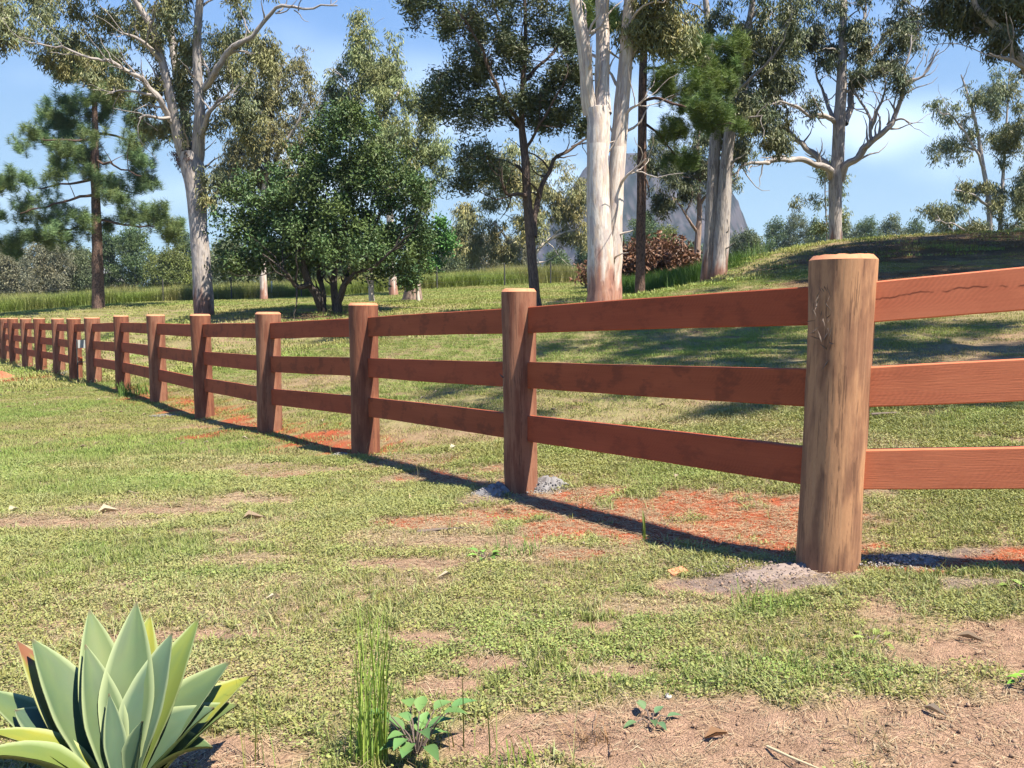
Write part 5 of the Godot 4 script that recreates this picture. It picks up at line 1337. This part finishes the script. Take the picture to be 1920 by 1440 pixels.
# ------------------------------------------------------------------ agave
func agave_leaf(tip: Vector3, wide: float, col: String, bend: float, start: Vector3, seed_: int) -> ArrayMesh:
	var b := MB.new()
	var greens := {mid = [Color(0.060, 0.098, 0.047), Color(0.082, 0.121, 0.049)], pale = [Color(0.078, 0.121, 0.053), Color(0.106, 0.142, 0.045)], blue = [Color(0.058, 0.098, 0.061), Color(0.070, 0.112, 0.064)], lime = [Color(0.101, 0.146, 0.041), Color(0.132, 0.166, 0.034)], yellow = [Color(0.140, 0.174, 0.030), Color(0.194, 0.195, 0.026)], orange = [Color(0.155, 0.166, 0.030), Color(0.194, 0.150, 0.034)]}
	var c0: Color = greens[col][0]
	var c1: Color = greens[col][1]
	var flat_out := Vector3(tip.x - start.x, 0, tip.z - start.z)
	var ctrl := start.lerp(tip, .45) + Vector3(0, bend * .42, 0) - flat_out * .05
	var len_ := start.distance_to(tip)
	var rows := 22
	var across := 8
	var rings := []
	var axis_out := flat_out.normalized() if flat_out.length() > .02 else Vector3(0, 0, 1)
	for j in rows + 1:
		var t := float(j) / rows
		var p := start.lerp(ctrl, t).lerp(ctrl.lerp(tip, t), t)
		var tang := (ctrl - start).lerp(tip - ctrl, t).normalized()
		var side := tang.cross(Vector3.UP)
		if side.length() < .25:
			side = axis_out.cross(Vector3.UP)
		side = side.normalized()
		var nn := side.cross(tang).normalized()
		# pinched above the base, widest past the middle, drawn out to a point
		var w := wide * (.46 + .54 * smoothstep(.0, .5, t)) * (1.0 if t < .42 else 1.0 - pow((t - .42) / .58, 1.75))
		w = maxf(w, .0018)
		var ring := []
		for i in across + 1:
			var s := float(i) / across * 2.0 - 1.0
			var cup := (.30 - .12 * t) * w * s * s
			var q := p + side * s * w * .5 + nn * (cup + .0015 * nz_c.get_noise_2d(t * 7.0 + seed_, s * 2.0))
			var n2 := (nn - side * s * (.55 - .2 * t)).normalized()
			var streak := nz_b.get_noise_2d(s * 7.0 + seed_ * 3.0, t * 1.4)
			var blotch := nz_a.get_noise_2d(s * .8 + seed_ * 5.0, t * 2.2)
			var c := c0.lerp(c1, clampf(.45 + blotch * .9 + streak * .25, 0, 1))
			c = shade(c, 1.0 + streak * .08)
			if col == "orange" and t > .86 + .05 * nz_b.get_noise_2d(s * 5.0, 3.0):
				c = Color(.16, .07, .035)
			if t > .975:
				c = Color(.09, .06, .035)
			if absf(s) > .96:
				c = c.lerp(Color(.36, .42, .22), .6)
			ring.append([q, n2, c])
		rings.append(ring)
	for under in [false, true]:
		var ids := []
		for j in rows + 1:
			var row := []
			for i in across + 1:
				var q = rings[j][i]
				var s := float(i) / across * 2.0 - 1.0
				var th := .007 * (1.0 - .6 * float(j) / rows) * (1.0 - s * s) + .0012
				row.append(b.add(q[0] - (q[1] * th if under else Vector3.ZERO), -q[1] if under else q[1], Vector2.ZERO, q[2]))
			ids.append(row)
		for j in rows:
			for i in across:
				b.quad(ids[j][i], ids[j][i + 1], ids[j + 1][i + 1], ids[j + 1][i])
	return b.done()

func build_agave() -> void:
	var ground_y := h(AGAVE_AT.x, 1.74)
	var root := thing("agave_plant", "large soft leaved green agave rosette in the near left corner", "agave", Vector3(AGAVE_AT.x, ground_y, AGAVE_AT.z))
	var up := AGAVE_AT.y - ground_y
	var i := 0
	for a in AGAVE:
		var tip := Vector3(a[0], a[1] + up, a[2])
		var out := Vector3(a[0], 0, a[2])
		var low := clampf(out.length() * 3.0 - .3, 0.0, 1.0)
		var start := out.normalized() * .022 + Vector3(0, up - .07 - .06 * low, 0)
		part("leaf", agave_leaf(tip, a[3] * 1.25, a[4], a[5], start, i), mats.agave, root)
		i += 1
	var b := MB.new()
	b.tube(PackedVector3Array([Vector3(0, -.05, 0), Vector3(0, up * .25, 0), Vector3(0, up * .48, 0)]), PackedFloat32Array([.05, .05, .03]), 14, 0, 0, 1, true)
	part("stem", b.done(), mats.twig, root)

# ------------------------------------------------------------------ foreground plants
func stalks(called: String, label: String, x: float, d: float, n: int, hmin: float, hmax: float, r: float, lean: float, col: Color, wide: float, seed_: int) -> void:
	rng.seed = seed_
	var root := thing(called, label, "grass", on_ground(x, d))
	var b := MB.new()
	for i in n:
		var a := rnd(0, TAU)
		var q := r * sqrt(rng.randf())
		blade(b, Vector3(cos(a) * q, -.01, sin(a) * q), rnd(0, TAU), rnd(hmin, hmax), rnd(.15, 1.0) * lean, wide * rnd(.6, 1.3), 6, shade(col, rnd(.7, 1.25), rnd(-.1, .15)))
	var o := part("blades", b.done(), mats.grass, root)
	o.set_meta("kind", "stuff")

func weed(label: String, x: float, d: float, n: int, len_: float, wide: float, tall: float, col: Color, seed_: int) -> void:
	rng.seed = seed_
	var root := thing("weed", label, "weed", on_ground(x, d))
	var st := MB.new()
	for i in n:
		var a := TAU * i / n + rnd(-.5, .5)
		var out := Vector3(cos(a), 0, sin(a))
		var at := out * rnd(.01, .05) * (1.0 + tall * 8.0) + Vector3(0, rnd(.3, 1.0) * tall, 0)
		st.tube(PackedVector3Array([Vector3(0, -.01, 0), at * .6 + Vector3(0, .01, 0), at]), PackedFloat32Array([.003, .0022, .0015]), 5)
		var b := MB.new()
		var rows := 7
		var dirn := (out + Vector3(0, rnd(.1, .7), 0)).normalized()
		var side := dirn.cross(Vector3.UP).normalized()
		var up := side.cross(dirn)
		var prev := []
		var l := len_ * rnd(.7, 1.15)
		var c := shade(col, rnd(.8, 1.2), rnd(-.08, .08))
		for j in rows + 1:
			var t := float(j) / rows
			var w := wide * sin(pow(t, .8) * PI) * .5 + .0006
			var p := at + dirn * l * t + up * (-.35 * l * t * t)
			var ids := []
			for s in [-1.0, 0.0, 1.0]:
				ids.append(b.add(p + side * w * s + up * absf(s) * w * .45, (up - side * s * .45).normalized(), Vector2.ZERO, c))
			if j > 0:
				b.quad(prev[0], prev[1], ids[1], ids[0])
				b.quad(prev[1], prev[2], ids[2], ids[1])
			prev = ids
		part("leaf", b.done(), mats.agave, root)
	part("stem", st.done(), mats.twig, root)

func build_foreground_plants() -> void:
	stalks("grass_clump", "tall bright green grass clump standing right of the agave", -.36, 2.06, 60, .2, .5, .05, .12, Color(.2, .3, .06), .0045, 601)
	stalks("grass_clump", "three thin seeding grass stems left of the tall green clump", -.62, 2.02, 9, .16, .34, .06, .1, Color(.16, .2, .05), .004, 602)
	stalks("grass_clump", "wispy grass stems right of the broad leaved weed", -.08, 2.08, 12, .12, .28, .1, .1, Color(.19, .22, .07), .0035, 603)
	stalks("grass_clump", "low bright green grass bunch before the near corner post", .98, 3.18, 120, .05, .1, .14, .07, Color(.17, .24, .06), .004, 604)
	stalks("grass_clump", "single upright grass blade between the two nearest posts", .66, 4.18, 3, .1, .2, .01, .03, Color(.18, .26, .07), .012, 605)
	stalks("grass_clump", "bright green grass bunch at the bottom edge left of the bare soil", .0, 2.0, 40, .04, .1, .08, .07, Color(.17, .24, .05), .005, 606)
	stalks("grass_clump", "dry brown grass bunch lying on the bare soil", .2, 2.16, 60, .03, .07, .06, .12, Color(.30, .2, .12), .0028, 607)
	stalks("grass_clump", "pale dry grass bunch at the right of the bare soil", .92, 2.12, 40, .03, .07, .07, .1, Color(.32, .27, .15), .003, 608)
	stalks("grass_clump", "fresh green grass bunch behind the two nearest posts shadow", .02, 4.0, 60, .05, .11, .12, .08, Color(.14, .24, .055), .005, 609)
	stalks("grass_clump", "dark green grass bunch in the shade of the seventh post", -6.3, 14.2, 160, .12, .28, .3, .15, Color(.1, .19, .04), .012, 610)
	weed("broad leaved green weed beside the tall grass clump", -.245, 2.1, 20, .07, .034, .11, Color(.10, .19, .06), 621)
	weed("small green seedling on the bare soil at the bottom", .385, 2.27, 7, .04, .02, .025, Color(.10, .17, .075), 622)
	weed("light green weed on the bare soil below the near post", 1.22, 2.8, 6, .05, .022, .012, Color(.2, .27, .07), 623)
	weed("bright green weed at the right edge below the soil scar", 1.55, 2.42, 14, .03, .02, .05, Color(.12, .24, .03), 624)
	weed("flat green weed right of the near post by the red sawdust", 1.98, 3.22, 7, .06, .025, .015, Color(.16, .26, .06), 625)
	weed("leafy low weed before the red sawdust", -.12, 3.92, 9, .06, .03, .03, Color(.13, .24, .05), 626)

# ------------------------------------------------------------------ lawn
func build_lawn() -> void:
	var fine := tuft(301, 13, .032, .008, .03, .0036, .04, 2)
	var coarse := tuft(306, 9, .035, .02, .06, .0046, .075, 3)
	var mat_ := MB.new()
	rng.seed = 302
	# mat of small roundish creeping leaves
	for i in 16:
		var a := rnd(0, TAU)
		var p := Vector3(cos(a), 0, sin(a)) * .042 * sqrt(rng.randf()) + Vector3(0, rnd(.004, .022), 0)
		var nn := (Vector3.UP + rnd_dir() * .9).normalized()
		var s := nn.cross(rnd_dir()).normalized() * rnd(.002, .0038)
		var t := nn.cross(s).normalized() * s.length() * rnd(1.0, 1.6)
		var k := rnd(.88, 1.12)
		mat_.flat([p - t, p - t * .3 + s, p + t * .6 + s * .8, p + t, p + t * .6 - s * .8, p - t * .3 - s], Color(k, k, k))
	var creeping := mat_.done()
	var straw := MB.new()
	rng.seed = 303
	for i in 10:
		var a := rnd(0, TAU)
		var p := Vector3(rnd(-.03, .03), rnd(.002, .012), rnd(-.03, .03))
		var d := Vector3(cos(a), rnd(-.08, .14), sin(a)) * rnd(.007, .022)
		var s := Vector3(-sin(a), .2, cos(a)) * rnd(.0005, .0011)
		var k := rnd(.7, 1.25)
		straw.flat([p - d - s, p - d + s, p + d + s * .5, p + d - s * .5], Color(k, k, k * .95))
	var dry := straw.done()
	rng.seed = 310
	var x0 := []
	var c0 := PackedColorArray()
	var x1 := []
	var c1 := PackedColorArray()
	var x3 := []
	var c3 := PackedColorArray()
	var x2 := []
	var c2 := PackedColorArray()
	var green := Color(.275, .295, .098)
	var lush := Color(.245, .335, .09)
	var yellow := Color(.37, .325, .165)
	var pale := Color(.45, .36, .24)
	for i in 140000:
		var d := sqrt(lerpf(1.1 * 1.1, 7.4 * 7.4, rng.randf()))
		var x := rnd(-1, 1) * (d * .67 + 1.7)
		cover(x, d)
		var grow := clampf(.82 - c_bare * 1.05 - c_ash * .85 - c_dry * .6 - c_red * 1.0, .0, 1.0)
		var p := on_ground(x, d)
		var yaw := rnd(0, TAU)
		var big := 1.0 + maxf(0.0, d - 3.5) * .13
		if rng.randf() < grow:
			if rng.randf() < .1 + .2 * c_lush + .5 * smoothstep(0.0, .35, nz_a.get_noise_2d(x * .9 + 17.0, d * .9 + 5.0)):
				x3.append(Transform3D(spin(yaw).scaled(Vector3.ONE * big * rnd(.7, 1.25)), p))
				c3.append(shade(green.lerp(Color(.37, .41, .20), rng.randf()), rnd(.85, 1.15)))
			var kind := nz_a.get_noise_2d(x * 1.1 + 90.0, d * 1.1) + rnd(-.5, .5)
			var c := green.lerp(lush, c_lush).lerp(yellow, clampf(c_dry + rnd(-.1, .4), 0, 1))
			c = shade(c, rnd(.84, 1.16), rnd(-.05, .07))
			if kind > .06:
				x1.append(Transform3D(spin(yaw, rnd(-.12, .12), yaw).scaled(Vector3.ONE * big * rnd(.8, 1.35)), p))
				c1.append(shade(c, 1.0, -.02))
			else:
				x0.append(Transform3D(spin(yaw, rnd(-.2, .2), yaw).scaled(Vector3(1, rnd(.7, 1.4) * (1.0 + c_lush * .5), 1) * big * rnd(.85, 1.2)), p))
				c0.append(c)
		if rng.randf() < (.4 + c_dry * .4) * (1.0 - .7 * c_bare) + c_bare * .06:
			x2.append(Transform3D(spin(yaw + 1.0).scaled(Vector3.ONE * big * rnd(.7, 1.4)), p))
			c2.append(shade(pale, rnd(.6, 1.2), rnd(-.05, .08)))
	for q in [["lawn_grass", fine, x0, c0, "short green grass blades of the near lawn"], ["creeping_ground_cover", creeping, x1, c1, "low creeping small leaved cover of the near lawn"], ["coarse_grass", coarse, x3, c3, "longer pale green blades sprawling over the near lawn"], ["dry_straw", dry, x2, c2, "dry straw and clippings lying on the near lawn"]]:
		var o := scatter(q[0], q[1], mats.grass, q[2], q[3], self)
		o.set_meta("label", q[4])
	var stem := MB.new()
	rng.seed = 311
	for i in 3:
		blade(stem, Vector3(rnd(-.01, .01), -.005, rnd(-.01, .01)), rnd(0, TAU), rnd(.1, .2), rnd(.02, .08), .0028, 5)
	blade(stem, Vector3.ZERO, 1.0, .07, .07, .005, 4)
	blade(stem, Vector3.ZERO, 4.0, .06, .08, .005, 4)
	var xs2 := []
	var cs2 := PackedColorArray()
	for i in 260:
		var d := sqrt(lerpf(1.9 * 1.9, 8.0 * 8.0, pow(rng.randf(), 1.5)))
		var x := rnd(-1, 1) * (d * .62)
		cover(x, d)
		if rng.randf() < c_bare + c_ash:
			continue
		xs2.append(Transform3D(spin(rnd(0, TAU), rnd(-.25, .25), rnd(0, TAU)).scaled(Vector3.ONE * rnd(.35, .95)), on_ground(x, d)))
		cs2.append(shade(Color(.24, .28, .09).lerp(Color(.42, .36, .2), rng.randf()), rnd(.8, 1.1)))
	var so := scatter("grass_stems", stem.done(), mats.grass, xs2, cs2, self)
	so.set_meta("label", "lone taller grass stems standing over the near lawn")
	# the lawn farther off, in wider tufts
	var mid := tuft(304, 75, .18, .012, .034, .0065, .05, 2)
	var far := tuft(305, 80, .5, .03, .08, .018, .08, 2)
	rng.seed = 320
	var xm := []
	var cm := PackedColorArray()
	for i in 18500:
		var d := sqrt(lerpf(6.6 * 6.6, 20.0 * 20.0, pow(rng.randf(), 1.25)))
		var x := rnd(-1, 1) * (d * .67 + 2.6)
		cover(x, d)
		if rng.randf() > 1.0 - c_dry * .5 - c_red * .6:
			continue
		var br := on_brown(x, d) > rng.randf()
		var c := green.lerp(lush, c_lush).lerp(yellow, clampf(c_dry * .8 + rnd(-.2, .3), 0, 1))
		if br:
			c = Color(.22, .155, .095)
		xm.append(Transform3D(spin(rnd(0, TAU)).scaled(Vector3(1, (.45 if br else 1.0) * rnd(.7, 1.3) * (1.0 + c_lush * .35), 1)), on_ground(x, d)))
		cm.append(shade(c, rnd(.8, 1.2), rnd(-.05, .08)))
	var xl := []
	var cl := PackedColorArray()
	for i in 12500:
		var d := sqrt(lerpf(17.0 * 17.0, 52.0 * 52.0, rng.randf()))
		var x := rnd(-1, 1) * (d * .67 + 4.0)
		var br := on_brown(x, d) > rng.randf() * 1.2
		var f := nz_a.get_noise_2d(x * .3, d * .3)
		var c := green.lerp(lush, clampf(.4 - f, 0, 1)).lerp(yellow, clampf(f * .8 + .15 + rnd(-.2, .2), 0, 1))
		if br:
			c = Color(.22, .155, .095)
		xl.append(Transform3D(spin(rnd(0, TAU)).scaled(Vector3(1, rnd(.7, 1.3) * (.4 if br else 1.0), 1)), on_ground(x, d)))
		cl.append(shade(c, rnd(.82, 1.18), rnd(-.04, .06)))
	for q in [["lawn_grass", mid, xm, cm, "short grass of the lawn around and behind the fence"], ["lawn_grass", far, xl, cl, "mown grass of the far lawn under the trees"]]:
		var o := scatter(numbered(q[0] + "_beyond"), q[1], mats.grass, q[2], q[3], self)
		o.set_meta("label", q[4])

func on_brown(x: float, d: float) -> float:
	var s := 0.0
	for b in BROWN:
		var u: float = (x - b[0]) / b[2]
		var t: float = (d - b[1]) / b[3]
		var q := u * u + t * t
		if q < 2.5:
			s = maxf(s, smoothstep(-.3, .5, 1.0 - q + nz_a.get_noise_2d(x * 1.2, d * 1.2) * 1.4))
	return s

func build_litter() -> void:
	# crumbs of soil, fallen gum leaves and bark on the lawn
	rng.seed = 402
	var xf := []
	var cols := PackedColorArray()
	var lump_mesh := crumb()
	for i in 56000:
		var d := sqrt(lerpf(1.55 * 1.55, 5.2 * 5.2, rng.randf()))
		var x := rnd(-1, 1) * (d * .67 + 1.2)
		cover(x, d)
		if rng.randf() > c_bare * .9 + c_red * .5 + c_dry * .08:
			continue
		var s := .0016 + .006 * pow(rng.randf(), 6.0)
		xf.append(Transform3D(Basis(rnd_dir(), rnd(0, 6)).scaled(Vector3.ONE * s), on_ground(x, d, -s * .4)))
		cols.append(shade(Color(.25, .17, .12).lerp(Color(.30, .09, .04), c_red), rnd(.65, 1.35)))
	var o := scatter("soil_crumbs", lump_mesh, mats.tinted, xf, cols, self)
	o.set_meta("label", "loose crumbs of soil and sawdust on the bare ground")
	var lf := MB.new()
	leaf_blade(lf, Vector3(-.045, .004, 0), Vector3(1, .12, .1).normalized(), Vector3.UP, .1, .03, .5)
	xf = []
	cols = PackedColorArray()
	for i in 420:
		var d := sqrt(lerpf(2.2 * 2.2, 17.0 * 17.0, pow(rng.randf(), .8)))
		var x := rnd(-1, 1) * (d * .66)
		if nz_a.get_noise_2d(x * .4 + 7.0, d * .4) < -.1 and rng.randf() < .8:
			continue
		xf.append(Transform3D(spin(rnd(0, TAU), rnd(-.5, .5), rnd(0, TAU)).scaled(Vector3.ONE * rnd(.35, .95)), on_ground(x, d, -.012)))
		cols.append(shade(Color(.42, .36, .27).lerp(Color(.24, .15, .09), pow(rng.randf(), 1.6)), rnd(.7, 1.15)))
	o = scatter("fallen_leaves", lf.done(), mats.tinted, xf, cols, self)
	o.set_meta("label", "pale dry gum leaves and bark scraps strewn over the lawn")
	# the few scraps large enough to pick out
	for q in [["dry_leaf", "curled brown dry leaf on the bare soil at the bottom", .54, 2.16, .075, .022, Color(.25, .15, .085), .3], ["dry_leaf", "pale dry leaf on the grass left of the third post shadow", -2.42, 5.02, .12, .05, Color(.42, .36, .26), .5], ["dry_leaf", "pale upright leaf scrap on the dry strip at the left", -3.0, 5.05, .1, .04, Color(.42, .37, .28), 1.3], ["dry_leaf", "large dry leaf on the lawn below the fourth post", -1.5, 4.85, .13, .05, Color(.3, .23, .16), .2], ["dry_leaf", "white leaf scrap behind the third rail bay", -.5, 7.3, .12, .05, Color(.42, .38, .3), .8]]:
		var b := MB.new()
		leaf_blade(b, Vector3(-q[4] * .5, 0, 0), Vector3(1, .25, 0).normalized(), Vector3(0, 1, .3).normalized(), q[4], q[5], .7)
		leaf_blade(b, Vector3(-q[4] * .5, -.0035, 0), Vector3(1, .25, 0).normalized(), Vector3(0, 1, .3).normalized(), q[4], q[5], .7)
		var m := part(numbered(q[0]), b.done(), std(lin(q[6].r, q[6].g, q[6].b), .8), self)
		m.position = on_ground(q[2], q[3], -.016)
		m.rotation.y = q[7]
		tag(m, q[1], "leaf")
	for q in [["twig", "dark twig lying on the lawn left of the second post shadow", -.36, 4.5, .3, .011, .25], ["twig", "dark stick lying on the grass behind the right hand rails", 3.0, 6.6, .42, .012, .1], ["twig", "pale straw stick on the soil at the bottom right", .72, 2.03, .2, .004, -.9]]:
		var b := MB.new()
		b.tube(PackedVector3Array([Vector3(-q[4] * .5, .01, 0), Vector3(-q[4] * .1, .02, .015), Vector3(q[4] * .5, .012, -.01)]), PackedFloat32Array([q[5], q[5] * .8, q[5] * .4]), 7, .1, 0, 1, true, nz_b)
		var m := part(numbered(q[0]), b.done(), mats.twig if q[5] > .005 else std(lin(.45, .38, .24), .8), self)
		m.position = on_ground(q[2], q[3])
		m.rotation.y = q[6]
		tag(m, q[1], "twig")
	var stone := thing("pebble", "white pebble at the edge of the bare soil", "pebble", on_ground(.46, 2.42, -.006))
	var ps := SphereMesh.new()
	ps.radius = .011
	ps.height = .014
	part("stone", lumped(ps), std(lin(.4, .37, .33), .8), stone)
	var clay := thing("clay_flake", "flat red timber chip on the grass before the near post", "timber chip", on_ground(.72, 3.62, -.01))
	var cb := BoxMesh.new()
	cb.size = Vector3(.085, .012, .045)
	part("chip", lumped(cb), mats.cut, clay).rotation = Vector3(.2, .5, .1)

func lumped(pm: PrimitiveMesh) -> ArrayMesh:
	var st := SurfaceTool.new()
	st.create_from(pm, 0)
	var arr := st.commit_to_arrays()
	var v: PackedVector3Array = arr[Mesh.ARRAY_VERTEX]
	for i in v.size():
		v[i] *= 1.0 + .25 * nz_b.get_noise_3d(v[i].x * 60.0, v[i].y * 60.0, v[i].z * 60.0)
	arr[Mesh.ARRAY_VERTEX] = v
	var m := ArrayMesh.new()
	m.add_surface_from_arrays(Mesh.PRIMITIVE_TRIANGLES, arr)
	return m

func crumb() -> ArrayMesh:
	var keep := rng.state
	rng.seed = 401
	var lump := MB.new()
	var rings := []
	for j in 4:
		var el := lerpf(-1.2, 1.2, j / 3.0)
		var ring := []
		for i in 6:
			var a := TAU * i / 6.0
			var q := Vector3(cos(a) * cos(el), sin(el) * .7, sin(a) * cos(el)) * rnd(.75, 1.2)
			ring.append(lump.add(q, q.normalized()))
		rings.append(ring)
	for j in 3:
		for i in 6:
			lump.quad(rings[j][i], rings[j][(i + 1) % 6], rings[j + 1][(i + 1) % 6], rings[j + 1][i])
	for j in [0, 3]:
		for i in range(1, 5):
			lump.tri(rings[j][0], rings[j][i], rings[j][i + 1])
	rng.state = keep
	return lump.done()
